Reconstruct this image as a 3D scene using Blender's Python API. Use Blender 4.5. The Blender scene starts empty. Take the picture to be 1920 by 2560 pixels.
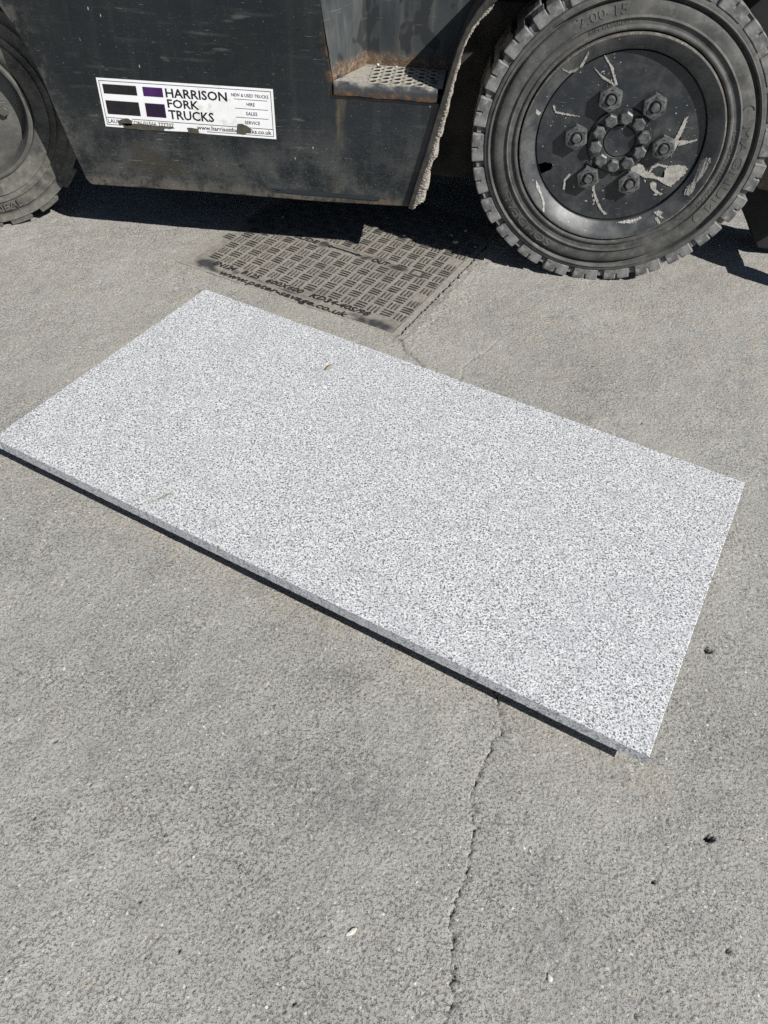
import bpy, bmesh, math, random
import numpy as np
from mathutils import Vector, Matrix

random.seed(7)
rng = np.random.default_rng(11)
C = bpy.context.scene.collection
scene = bpy.context.scene
R_ = math.radians

# ------------------------------------------------------------------ camera, sky, sun, exposure
H_CAM = 1.1436
cam_d = bpy.data.cameras.new('camera')
cam_d.sensor_fit = 'HORIZONTAL'
cam_d.sensor_width = 36.0
cam_d.lens = 36.0 * 1950.0 / 1920.0
cam_d.clip_start = 0.02
cam_d.clip_end = 400.0
cam = bpy.data.objects.new('camera', cam_d)
C.objects.link(cam)
right = Vector((0.99247949, 0.11736017, 0.03480021))
down = Vector((0.10886428, -0.71623214, -0.68931857))
fwd = Vector((-0.05597351, 0.68792304, -0.72362204))
M = Matrix((right, -down, -fwd)).transposed().to_4x4()
M.translation = Vector((0, 0, H_CAM))
cam.matrix_world = M
scene.camera = cam

SUN_AZ, SUN_ALT = R_(-34.5), R_(41.0)
sdir = Vector((math.cos(SUN_ALT) * math.cos(SUN_AZ), math.cos(SUN_ALT) * math.sin(SUN_AZ), math.sin(SUN_ALT)))
w = bpy.data.worlds.new('World')
scene.world = w
w.use_nodes = True
nt = w.node_tree
nt.nodes.clear()
sky = nt.nodes.new('ShaderNodeTexSky')
sky.sky_type = 'NISHITA'
sky.sun_disc = False
sky.sun_elevation = SUN_ALT
sky.air_density = 0.75
sky.dust_density = 0.25
sky.sun_rotation = math.atan2(sdir.x, sdir.y)
bg = nt.nodes.new('ShaderNodeBackground')
bg.inputs['Strength'].default_value = 0.05
wo = nt.nodes.new('ShaderNodeOutputWorld')
nt.links.new(sky.outputs[0], bg.inputs['Color'])
nt.links.new(bg.outputs[0], wo.inputs['Surface'])

sun_d = bpy.data.lights.new('sun', 'SUN')
sun_d.energy = 5.0
sun_d.angle = R_(0.5)
sun_d.color = (1.0, 0.975, 0.935)
sun = bpy.data.objects.new('sun', sun_d)
C.objects.link(sun)
sun.rotation_euler = (-sdir).to_track_quat('-Z', 'Y').to_euler()
sun.location = (3, -2, 4)

scene.view_settings.view_transform = 'Standard'
scene.view_settings.look = 'None'
scene.view_settings.exposure = 0.44
scene.view_settings.gamma = 1.0
scene.view_settings.use_curve_mapping = False
scene.render.engine = 'CYCLES'
try:
    scene.cycles.max_bounces = 6
    scene.cycles.use_denoising = False
except Exception:
    pass

# ------------------------------------------------------------------ helpers: nodes
class NT:
    def __init__(s, name, rough=0.7, spec=0.4):
        s.m = bpy.data.materials.new(name)
        s.m.use_nodes = True
        s.t = s.m.node_tree
        s.t.nodes.clear()
        s.out = s.t.nodes.new('ShaderNodeOutputMaterial')
        s.b = s.t.nodes.new('ShaderNodeBsdfPrincipled')
        s.t.links.new(s.b.outputs[0], s.out.inputs['Surface'])
        s.b.inputs['Roughness'].default_value = rough
        s.b.inputs['Specular IOR Level'].default_value = spec
        g = s.t.nodes.new('ShaderNodeNewGeometry')
        s.pos = g.outputs['Position']
        tc = s.t.nodes.new('ShaderNodeTexCoord')
        s.obj = tc.outputs['Object']
    def put(s, sock, v):
        if isinstance(v, (int, float)):
            sock.default_value = v
        elif isinstance(v, tuple):
            sock.default_value = v if len(v) == len(sock.default_value) else tuple(v) + (1.0,)
        else:
            s.t.links.new(v, sock)
    def map(s, vec, scale=(1, 1, 1), rot=(0, 0, 0), loc=(0, 0, 0)):
        n = s.t.nodes.new('ShaderNodeMapping')
        s.put(n.inputs['Vector'], vec)
        n.inputs['Scale'].default_value = scale
        n.inputs['Rotation'].default_value = rot
        n.inputs['Location'].default_value = loc
        return n.outputs[0]
    def noise(s, scale, detail=3, rough=0.55, vec=None, dist=0.0):
        n = s.t.nodes.new('ShaderNodeTexNoise')
        s.put(n.inputs['Vector'], vec if vec is not None else s.pos)
        n.inputs['Scale'].default_value = scale
        n.inputs['Detail'].default_value = detail
        n.inputs['Roughness'].default_value = rough
        n.inputs['Distortion'].default_value = dist
        return n.outputs['Fac']
    def voro(s, scale, vec=None, feature='F1', rand=1.0):
        n = s.t.nodes.new('ShaderNodeTexVoronoi')
        n.feature = feature
        s.put(n.inputs['Vector'], vec if vec is not None else s.pos)
        n.inputs['Scale'].default_value = scale
        n.inputs['Randomness'].default_value = rand
        return n.outputs
    def ramp(s, fac, stops, interp='LINEAR'):
        n = s.t.nodes.new('ShaderNodeValToRGB')
        n.color_ramp.interpolation = interp
        e = n.color_ramp.elements
        while len(e) < len(stops):
            e.new(0.5)
        for k, (p, c) in enumerate(stops):
            e[k].position = p
            e[k].color = (c, c, c, 1) if isinstance(c, (int, float)) else tuple(c) + (1,)
        s.put(n.inputs[0], fac)
        return n.outputs[0]
    def step(s, fac, lo, hi, a=0.0, b=1.0):
        n = s.t.nodes.new('ShaderNodeMapRange')
        n.interpolation_type = 'SMOOTHSTEP'
        s.put(n.inputs['Value'], fac)
        n.inputs['From Min'].default_value = lo
        n.inputs['From Max'].default_value = hi
        n.inputs['To Min'].default_value = a
        n.inputs['To Max'].default_value = b
        return n.outputs[0]
    def math(s, op, a, b=0.0, clamp=False):
        n = s.t.nodes.new('ShaderNodeMath')
        n.operation = op
        n.use_clamp = clamp
        s.put(n.inputs[0], a)
        s.put(n.inputs[1], b)
        return n.outputs[0]
    def mul(s, *a):
        r = a[0]
        for x in a[1:]:
            r = s.math('MULTIPLY', r, x)
        return r
    def mix(s, fac, a, b, mode='MIX'):
        n = s.t.nodes.new('ShaderNodeMixRGB')
        n.blend_type = mode
        s.put(n.inputs[0], fac)
        s.put(n.inputs[1], a)
        s.put(n.inputs[2], b)
        return n.outputs[0]
    def xyz(s, vec=None):
        n = s.t.nodes.new('ShaderNodeSeparateXYZ')
        s.put(n.inputs[0], vec if vec is not None else s.pos)
        return n.outputs
    def attr(s, name):
        n = s.t.nodes.new('ShaderNodeAttribute')
        n.attribute_name = name
        return n.outputs['Fac']
    def bump(s, h, strength=0.5, dist=0.001, prev=None):
        n = s.t.nodes.new('ShaderNodeBump')
        n.inputs['Strength'].default_value = strength
        n.inputs['Distance'].default_value = dist
        s.put(n.inputs['Height'], h)
        if prev is not None:
            s.t.links.new(prev, n.inputs['Normal'])
        return n.outputs[0]
    def done(s, color=None, rough=None, normal=None, metal=None):
        if color is not None:
            s.put(s.b.inputs['Base Color'], color)
        if rough is not None:
            s.put(s.b.inputs['Roughness'], rough)
        if normal is not None:
            s.t.links.new(normal, s.b.inputs['Normal'])
        if metal is not None:
            s.put(s.b.inputs['Metallic'], metal)
        return s.m

# the truck body is drawn at nominal size, then built at BODY_K of it and BODY_Z up
BODY_K, BODY_Z = 0.983, 0.01944
def body_space(n):
    n.pos = n.map(n.pos, scale=(1 / BODY_K,) * 3, loc=(0, 0, -BODY_Z / BODY_K))

# ------------------------------------------------------------------ materials
def mat_concrete():
    n = NT('concrete', 0.92, 0.2)
    big = n.noise(2.3, 5, 0.65)
    mid = n.noise(14, 5, 0.62)
    fine = n.noise(85, 4, 0.75)
    c = n.ramp(big, [(0.32, (0.235, 0.228, 0.209)), (0.64, (0.34, 0.332, 0.308))])
    c = n.mix(n.step(mid, 0.38, 0.68, 0.0, 0.4), c, (0.255, 0.249, 0.232))
    c = n.mix(n.step(n.noise(5.5, 5, 0.7, n.map(n.pos, loc=(3, 1, 0))), 0.52, 0.72, 0, 0.35), c, (0.19, 0.187, 0.18))
    c = n.mix(n.step(fine, 0.36, 0.7, 0, 0.6), c, (0.345, 0.334, 0.305))
    streak = n.noise(1.0, 4, 0.65, n.map(n.pos, scale=(9, 2.2, 1), rot=(0, 0, 0.5)))
    c = n.mix(n.step(streak, 0.5, 0.75, 0, 0.4), c, (0.375, 0.362, 0.33))
    c = n.mix(n.step(n.noise(3.1, 5, 0.7, n.map(n.pos, loc=(6, 6, 1))), 0.52, 0.7, 0, 0.45), c, (0.37, 0.358, 0.33))
    # pitted skin: hollows coloured dark for dirt and tiny shadows, between worn pale flats
    pit1 = n.step(n.noise(185, 3, 0.7, n.map(n.pos, scale=(1, 1.15, 1))), 0.37, 0.44, 1, 0)
    pit2 = n.step(n.noise(270, 2, 0.6, n.map(n.pos, loc=(7, 1, 2))), 0.36, 0.45, 1, 0)
    rgh = n.step(n.noise(4.2, 4, 0.65, n.map(n.pos, loc=(1, 8, 0))), 0.35, 0.65, 0.45, 1.0)
    c = n.mix(n.mul(pit1, rgh, 0.55), c, (0.085, 0.081, 0.075))
    c = n.mix(n.mul(pit2, rgh, 0.55), c, (0.085, 0.082, 0.075))
    flat = n.step(n.noise(190, 3, 0.65, n.map(n.pos, loc=(5, 2, 0))), 0.55, 0.66)
    c = n.mix(n.mul(flat, 0.75), c, (0.45, 0.44, 0.41))
    # aggregate showing through: pale, dark and warm grains
    v = n.voro(120)
    k = n.xyz(v[1])
    pale = n.mul(n.step(v[0], 0.16, 0.27, 1, 0), n.step(k[0], 0.90, 0.92))
    c = n.mix(n.mul(pale, 0.8), c, (0.62, 0.60, 0.54))
    warm = n.mul(n.step(v[0], 0.2, 0.32, 1, 0), n.step(k[1], 0.90, 0.92))
    c = n.mix(n.mul(warm, 0.5), c, (0.36, 0.28, 0.18))
    v2 = n.voro(170, n.map(n.pos, loc=(1.3, 0.4, 0.2)))
    dark = n.mul(n.step(v2[0], 0.12, 0.26, 1, 0), n.step(n.xyz(v2[1])[1], 0.82, 0.85))
    c = n.mix(n.mul(dark, 0.8), c, (0.07, 0.067, 0.062))
    c = n.mix(n.mul(n.attr('dust'), 0.6), c, (0.36, 0.325, 0.265))
    c = n.mix(n.mul(n.attr('grime'), 0.7), c, (0.10, 0.10, 0.10))
    c = n.mix(n.mul(n.attr('pale'), n.step(n.noise(160, 3, 0.7), 0.42, 0.58), 0.8), c, (0.66, 0.65, 0.62))
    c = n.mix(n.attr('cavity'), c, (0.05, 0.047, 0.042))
    hgt = n.math('ADD', n.mul(pit1, rgh, -1.0), n.math('ADD', n.mul(pit2, -0.5), n.mul(flat, 0.35)))
    b1 = n.bump(hgt, 0.9, 0.0016)
    b2 = n.bump(n.noise(330, 3, 0.7), 0.8, 0.0012, b1)
    return n.done(c, 0.93, b2)

def mat_granite():
    n = NT('granite', 0.55, 0.4)
    p = n.pos
    g1 = n.noise(290, 3, 0.62, p, 0.6)
    g2 = n.noise(380, 3, 0.6, n.map(p, scale=(1, 1.5, 1), loc=(4, 2, 1), rot=(0, 0, 0.6)), 0.5)
    tone = n.noise(26, 5, 0.7)
    c = n.ramp(n.noise(120, 4, 0.6), [(0.35, (0.57, 0.585, 0.592)), (0.62, (0.745, 0.755, 0.758))])
    c = n.mix(n.step(g2, 0.46, 0.58, 0, 0.78), c, (0.31, 0.315, 0.315))
    c = n.mix(n.step(g1, 0.505, 0.578, 0, 0.92), c, (0.083, 0.085, 0.087))
    c = n.mix(n.step(tone, 0.42, 0.7, 0, 0.38), c, (0.33, 0.338, 0.345))
    c = n.mix(n.step(n.noise(55, 3, 0.6, n.map(p, loc=(1, 9, 3))), 0.58, 0.72, 0, 0.35), c, (0.22, 0.225, 0.23))
    c = n.mix(n.mul(n.step(n.noise(1.0, 3, 0.6, n.map(p, scale=(3, 26, 1), rot=(0, 0, 0.9))), 0.66, 0.74, 0, 0.25)), c, (0.42, 0.40, 0.35))
    c = n.mix(n.mul(n.step(n.noise(9, 3, 0.6, n.map(p, loc=(7, 3, 0))), 0.62, 0.8, 0, 0.3)), c, (0.55, 0.53, 0.48))
    # faint oily scuff near the front edge
    q = n.map(p, loc=(0.5158, -1.0032, 0))
    q = n.xyz(n.map(q, rot=(0, 0, -0.75)))
    d1 = n.step(n.math('ABSOLUTE', n.math('ADD', q[1], n.mul(n.math('SUBTRACT', n.noise(40, 2, 0.5), 0.5), 0.012))), 0.0012, 0.0032, 1, 0)
    d2 = n.step(n.math('ABSOLUTE', q[0]), 0.018, 0.034, 1, 0)
    halo = n.mul(n.step(n.math('ABSOLUTE', q[1]), 0.004, 0.02, 1, 0), d2, 0.3)
    c = n.mix(halo, c, (0.42, 0.40, 0.34))
    c = n.mix(n.mul(d1, d2, n.step(n.noise(120, 3, 0.7), 0.4, 0.55), 0.8), c, (0.14, 0.13, 0.10))
    b = n.bump(n.noise(420, 3, 0.7), 0.25, 0.0006)
    return n.done(c, n.step(g1, 0.3, 0.7, 0.62, 0.42), b)

def mat_granite_edge():  # granite for the side faces, made brighter to offset their shade
    n = NT('granite_bright_edge', 0.7, 0.3)
    c = n.ramp(n.noise(260, 3, 0.6), [(0.38, (0.20, 0.205, 0.21)), (0.5, (0.58, 0.585, 0.59)), (0.62, (0.72, 0.725, 0.73))])
    c = n.mix(n.step(n.noise(9, 3, 0.6), 0.35, 0.7, 0, 0.35), c, (0.5, 0.505, 0.51))
    return n.done(c, 0.75, n.bump(n.noise(300, 2, 0.6), 0.3, 0.0006))

def paint_nodes(name, base=(0.017, 0.0195, 0.0225), dusty=0.5, rough=0.48):
    n = NT(name, rough, 0.45)
    return n, base

def scratches(n, rot, sx, sz, thr, loc):
    v = n.map(n.pos, scale=(sx, 1.0, sz), rot=(0, rot, 0), loc=loc)
    return n.step(n.noise(1.0, 2, 0.5, v), thr, thr + 0.035)

def mat_panel():
    n = NT('worn_black_paint', 0.45, 0.45)
    body_space(n)
    X, Yc, Z = n.xyz()[0], n.xyz()[1], n.xyz()[2]
    c = n.ramp(n.noise(4, 4, 0.6), [(0.3, (0.0055, 0.0078, 0.0098)), (0.7, (0.0095, 0.0125, 0.015))])
    # vertical dust runs
    runs = n.noise(1.0, 4, 0.6, n.map(n.pos, scale=(34, 34, 2.2)))
    c = n.mix(n.step(runs, 0.45, 0.85, 0.0, 0.4), c, (0.038, 0.043, 0.045))
    # cloud-like dust film, thick towards the splash zone low down
    low = n.step(Z, 0.15, 0.42, 1, 0)
    film = n.mul(n.step(n.noise(11, 6, 0.72), 0.36, 0.66), n.math('ADD', n.mul(low, 0.5), 0.04))
    c = n.mix(film, c, (0.105, 0.107, 0.098))
    edge = n.mul(n.step(Z, 0.158, 0.185, 1, 0), n.step(n.noise(22, 5, 0.7), 0.36, 0.62, 0.05, 0.7))
    c = n.mix(edge, c, (0.115, 0.10, 0.078))
    leftdust = n.mul(n.step(n.math('ADD', X, n.mul(Z, 0.27)), -1.03, -0.95, 1, 0), n.step(n.noise(30, 4, 0.7), 0.4, 0.7, 0, 0.5))
    c = n.mix(leftdust, c, (0.15, 0.14, 0.12))
    # greenish bare patch under the sticker and ochre run under the step corner
    patch = n.mul(n.step(n.noise(6, 3, 0.6, n.map(n.pos, loc=(2, 0, 5))), 0.48, 0.54), n.step(Z, 0.18, 0.21), n.step(Z, 0.29, 0.32, 1, 0), n.step(X, -0.96, -0.93), n.step(X, -0.78, -0.74, 1, 0))
    c = n.mix(n.mul(patch, 0.85), c, (0.036, 0.033, 0.025))
    run = n.math('ABSOLUTE', n.math('ADD', n.math('ADD', X, 0.341), n.mul(n.math('SUBTRACT', n.noise(12, 2, 0.5), 0.5), 0.03)))
    ochre = n.mul(n.step(run, 0.004, 0.022, 1, 0), n.step(Z, 0.42, 0.44, 1, 0), n.step(n.noise(30, 3, 0.6, n.map(n.pos, scale=(1, 1, 0.25))), 0.4, 0.7, 0.0, 0.6))
    c = n.mix(ochre, c, (0.13, 0.108, 0.06))
    # rust round the step
    rn = n.noise(26, 5, 0.7)
    rz = n.mul(n.step(Z, 0.418, 0.447), n.step(X, -0.37, -0.355), n.step(Z, 0.447, 0.455, 1, 0))
    rv = n.mul(n.step(n.math('ADD', X, n.mul(n.math('SUBTRACT', Z, 0.465), 0.17)), -0.377, -0.362), n.step(n.math('ADD', X, n.mul(n.math('SUBTRACT', Z, 0.465), 0.17)), -0.357, -0.35, 1, 0), n.step(Z, 0.42, 0.44), n.step(Z, 0.52, 0.6, 1, 0))
    rb = n.mul(n.step(Z, 0.15, 0.186, 1, 0), n.step(X, -0.34, -0.24))
    rust = n.mul(n.math('ADD', n.math('ADD', rz, rv), n.mul(rb, 0.8), True), n.step(rn, 0.40, 0.60), 0.85)
    rc = n.ramp(n.noise(90, 4, 0.7), [(0.3, (0.030, 0.018, 0.012)), (0.55, (0.105, 0.055, 0.028)), (0.75, (0.22, 0.15, 0.095))])
    c = n.mix(rust, c, rc)
    # scuffs, smears and scratches in several directions, in patches
    patch2 = n.step(n.noise(7, 3, 0.6, n.map(n.pos, loc=(9, 0, 2))), 0.42, 0.62, 0.1, 1.0)
    smear = n.step(n.noise(1.0, 3, 0.6, n.map(n.pos, scale=(5, 1, 60), rot=(0, 0.06, 0), loc=(2, 0, 4))), 0.55, 0.72)
    c = n.mix(n.mul(smear, patch2, 0.35), c, (0.075, 0.077, 0.073))
    smear2 = n.step(n.noise(1.0, 2, 0.5, n.map(n.pos, scale=(10, 1, 46), rot=(0, -0.42, 0), loc=(6, 0, 1))), 0.63, 0.72)
    c = n.mix(n.mul(smear2, patch2, 0.4), c, (0.12, 0.12, 0.11))
    s = scratches(n, 0.16, 20, 330, 0.715, (0, 0, 3))
    s2 = scratches(n, -0.34, 26, 350, 0.70, (4, 0, 9))
    s3 = scratches(n, 0.95, 30, 380, 0.715, (8, 0, 2))
    s4 = scratches(n, 0.05, 3, 260, 0.66, (1, 0, 7))
    s5 = scratches(n, 0.02, 7, 420, 0.725, (3, 0, 5))
    sm = n.mul(n.math('ADD', n.math('ADD', s, s2), n.math('ADD', s3, s5), True), patch2)
    c = n.mix(n.mul(sm, 0.55), c, (0.30, 0.30, 0.285))
    c = n.mix(n.mul(s4, 0.45), c, (0.004, 0.005, 0.006))
    blk = n.step(n.noise(1.0, 3, 0.6, n.map(n.pos, scale=(26, 1, 60), rot=(0, -0.5, 0), loc=(5, 0, 8))), 0.63, 0.68)
    c = n.mix(n.mul(blk, 0.7), c, (0.005, 0.006, 0.007))
    v = n.voro(120, n.map(n.pos, scale=(1, 1, 0.8)))
    fk = n.math('SUBTRACT', n.xyz(v[1])[0], n.mul(low, 0.16))
    fl = n.mul(n.step(v[0], 0.04, 0.12, 1, 0), n.step(n.math('ADD', n.xyz(v[1])[0], n.mul(low, 0.13)), 0.91, 0.95))
    c = n.mix(n.mul(fl, 0.75), c, (0.42, 0.41, 0.38))
    v = n.voro(260)
    fl3 = n.mul(n.step(v[0], 0.06, 0.2, 1, 0), n.step(n.math('ADD', n.xyz(v[1])[1], n.mul(low, 0.2)), 0.93, 0.97))
    c = n.mix(n.mul(fl3, 0.6), c, (0.32, 0.31, 0.28))
    v = n.voro(24, n.map(n.pos, scale=(2.2, 1, 0.8), rot=(0, 0.6, 0), loc=(3, 0, 1)))
    fl2 = n.mul(n.step(v[0], 0.04, 0.10, 1, 0), n.step(n.xyz(v[1])[2], 0.84, 0.86), n.step(n.noise(180, 2, 0.6), 0.4, 0.5))
    c = n.mix(n.mul(fl2, 0.75), c, (0.46, 0.45, 0.42))
    rough = n.math('ADD', n.mul(n.noise(13, 4, 0.6), 0.28), 0.2)
    b = n.bump(n.noise(11, 3, 0.5), 0.25, 0.004)
    b = n.bump(n.math('ADD', n.mul(sm, -0.4), n.mul(rust, n.noise(240, 3, 0.6))), 0.5, 0.0012, b)
    return n.done(c, rough, b)

def mat_recess(name, light):
    n = NT(name, 0.6, 0.35)
    body_space(n)
    Z = n.xyz()[2]
    c = n.ramp(n.noise(7, 5, 0.65), [(0.3, (0.024, 0.028, 0.031)), (0.7, light)])
    runs = n.noise(1.0, 4, 0.6, n.map(n.pos, scale=(42, 42, 3)))
    c = n.mix(n.step(runs, 0.45, 0.75, 0, 0.45), c, (0.13, 0.125, 0.11))
    blot = n.step(n.noise(17, 2, 0.5, n.map(n.pos, scale=(1.5, 1, 0.8), loc=(3, 3, 3))), 0.58, 0.62)
    c = n.mix(n.mul(blot, 0.75), c, (0.014, 0.016, 0.018))
    zz = n.math('ADD', Z, n.mul(n.math('SUBTRACT', n.noise(22, 4, 0.7), 0.5), 0.06))
    rust = n.step(zz, 0.476, 0.505, 1, 0)
    rc = n.ramp(n.noise(70, 5, 0.75), [(0.3, (0.05, 0.032, 0.022)), (0.5, (0.115, 0.075, 0.046)), (0.72, (0.27, 0.23, 0.17))])
    c = n.mix(n.mul(rust, 0.92), c, rc)
    s = scratches(n, 0.5, 20, 380, 0.69, (1, 0, 3))
    c = n.mix(n.mul(s, 0.35), c, (0.22, 0.22, 0.21))
    b = n.bump(n.mul(rust, n.noise(200, 4, 0.7)), 0.7, 0.003)
    return n.done(c, 0.66, b)

def mat_tray():
    n = NT('step_metal', 0.6, 0.4)
    body_space(n)
    P = n.xyz()
    dirt = n.step(n.noise(34, 5, 0.65), 0.26, 0.5)
    y = n.math('ADD', P[1], n.mul(n.math('SUBTRACT', n.noise(30, 4, 0.6), 0.5), 0.05))
    far = n.step(y, 2.108, 2.130)
    c = n.ramp(n.noise(12, 3, 0.5), [(0.3, (0.022, 0.025, 0.029)), (0.7, (0.045, 0.048, 0.050))])
    c = n.mix(n.mul(far, n.step(dirt, 0, 1, 0.55, 0.95)), c, n.ramp(n.noise(120, 4, 0.7), [(0.3, (0.24, 0.225, 0.19)), (0.7, (0.37, 0.35, 0.30))]))
    z = n.math('ADD', P[2], n.mul(n.math('SUBTRACT', n.noise(45, 4, 0.7), 0.5), 0.016))
    low = n.step(z, 0.441, 0.4535, 1, 0)
    rc = n.ramp(n.noise(110, 4, 0.7), [(0.3, (0.05, 0.026, 0.015)), (0.6, (0.15, 0.08, 0.035)), (0.8, (0.28, 0.18, 0.07))])
    c = n.mix(n.mul(low, n.step(n.noise(38, 4, 0.7), 0.35, 0.6), 0.8), c, rc)
    c = n.mix(n.step(n.noise(60, 3, 0.7, n.map(n.pos, loc=(2, 1, 1))), 0.6, 0.7, 0, 0.6), c, (0.11, 0.09, 0.065))
    return n.done(c, 0.55, n.bump(n.noise(180, 4, 0.7), 0.35, 0.0015))

def mat_rubber(name, dusty, dust_col):
    n = NT(name, 0.78, 0.3)
    o = n.obj
    c = n.ramp(n.noise(9, 4, 0.6, o), [(0.3, (0.024, 0.024, 0.0235)), (0.7, (0.043, 0.0425, 0.041))])
    d = n.mul(n.step(n.noise(13, 5, 0.65, o), 0.2, 0.85), dusty * 0.8)
    c = n.mix(d, c, dust_col)
    c = n.mix(n.mul(n.step(n.noise(60, 4, 0.65, n.map(o, loc=(2, 5, 1))), 0.48, 0.78), dusty * 0.6), c, dust_col)
    sc = n.step(n.noise(1.0, 2, 0.5, n.map(o, scale=(60, 60, 300), rot=(0, 0.7, 0))), 0.68, 0.74)
    c = n.mix(n.mul(sc, 0.25), c, (0.2, 0.195, 0.18))
    b = n.bump(n.noise(110, 4, 0.65, o), 0.35, 0.0012)
    b = n.bump(n.noise(700, 2, 0.6, o), 0.3, 0.0005, b)
    return n.done(c, 0.8, b)

def mat_rim(name, base_lo, base_hi, dust, sp=0.8):
    n = NT(name, 0.42, 0.5)
    o = n.obj
    P = n.xyz(o)
    c = n.ramp(n.noise(8, 4, 0.6, o), [(0.3, base_lo), (0.7, base_hi)])
    c = n.mix(n.step(n.noise(20, 5, 0.7, o), 0.42, 0.78, 0, dust), c, (0.15, 0.145, 0.125))
    r2 = n.math('SQRT', n.math('ADD', n.mul(P[0], P[0]), n.mul(P[2], P[2])))
    # worn, dusty rim ring and its bare lip
    c = n.mix(n.mul(n.step(r2, 0.207, 0.214), n.step(n.noise(15, 5, 0.7, n.map(o, loc=(1, 1, 4))), 0.36, 0.66, 0.1, 0.7)), c, (0.105, 0.107, 0.105))
    lip = n.mul(n.step(r2, 0.2455, 0.2485), n.step(n.noise(25, 4, 0.7, o), 0.3, 0.55, 0.2, 0.9))
    c = n.mix(lip, c, n.ramp(n.noise(60, 4, 0.7, o), [(0.35, (0.22, 0.21, 0.18)), (0.58, (0.10, 0.08, 0.062)), (0.75, (0.34, 0.325, 0.28))]))
    v = n.voro(85, o)
    fl = n.mul(n.step(v[0], 0.06, 0.16, 1, 0), n.step(n.xyz(v[1])[0], 0.84, 0.87))
    c = n.mix(n.mul(fl, sp), c, (0.47, 0.45, 0.40))
    v = n.voro(38, n.map(o, scale=(1, 1, 1.5), rot=(0, 0.8, 0)))
    fl = n.mul(n.step(v[0], 0.05, 0.11, 1, 0), n.step(n.xyz(v[1])[1], 0.8, 0.83))
    c = n.mix(n.mul(fl, sp * 0.8), c, (0.40, 0.385, 0.34))
    sc = n.step(n.noise(1.0, 2, 0.5, n.map(o, scale=(40, 40, 420), rot=(0, -0.5, 0))), 0.7, 0.74)
    c = n.mix(n.mul(sc, 0.3), c, (0.3, 0.3, 0.28))
    return n.done(c, n.math('ADD', n.mul(n.noise(20, 3, 0.6, o), 0.3), 0.3), n.bump(n.noise(60, 3, 0.6, o), 0.2, 0.0015))

def mat_simple(name, lo, hi, scale=40, rough=0.7, bump=0.2, bd=0.001, spec=0.35):
    n = NT(name, rough, spec)
    c = n.ramp(n.noise(scale, 4, 0.65), [(0.32, lo), (0.68, hi)])
    return n.done(c, rough, n.bump(n.noise(scale * 6, 3, 0.65), bump, bd) if bump else None)

def mat_cover():
    n = NT('dusty_cast_iron', 0.85, 0.3)
    c = n.ramp(n.noise(90, 5, 0.7), [(0.3, (0.17, 0.157, 0.135)), (0.7, (0.275, 0.256, 0.222))])
    bare = n.attr('bare')
    c = n.mix(n.mul(n.step(n.noise(12, 4, 0.6), 0.48, 0.66), 0.45), c, (0.13, 0.12, 0.105))
    c = n.mix(bare, c, n.ramp(n.noise(150, 3, 0.6), [(0.3, (0.030, 0.030, 0.031)), (0.7, (0.055, 0.055, 0.055))]))
    v = n.voro(130)
    fl = n.mul(n.step(v[0], 0.1, 0.2, 1, 0), n.step(n.xyz(v[1])[0], 0.9, 0.92))
    c = n.mix(n.mul(fl, 0.7), c, (0.45, 0.42, 0.36))
    b = n.bump(n.noise(160, 4, 0.7), 0.8, 0.0016)
    return n.done(c, 0.85, b)

def mat_sticker():
    n = NT('white_vinyl', 0.4, 0.4)
    body_space(n)
    c = n.ramp(n.noise(14, 4, 0.6), [(0.35, (0.80, 0.80, 0.80)), (0.7, (0.74, 0.735, 0.72))])
    o = n.xyz()
    smudge = n.mul(n.step(n.noise(34, 4, 0.65), 0.5, 0.68), n.step(o[0], -0.76, -0.72), n.step(o[0], -0.58, -0.63))
    c = n.mix(n.mul(smudge, 0.6), c, (0.52, 0.50, 0.44))
    return n.done(c, 0.42)

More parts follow.
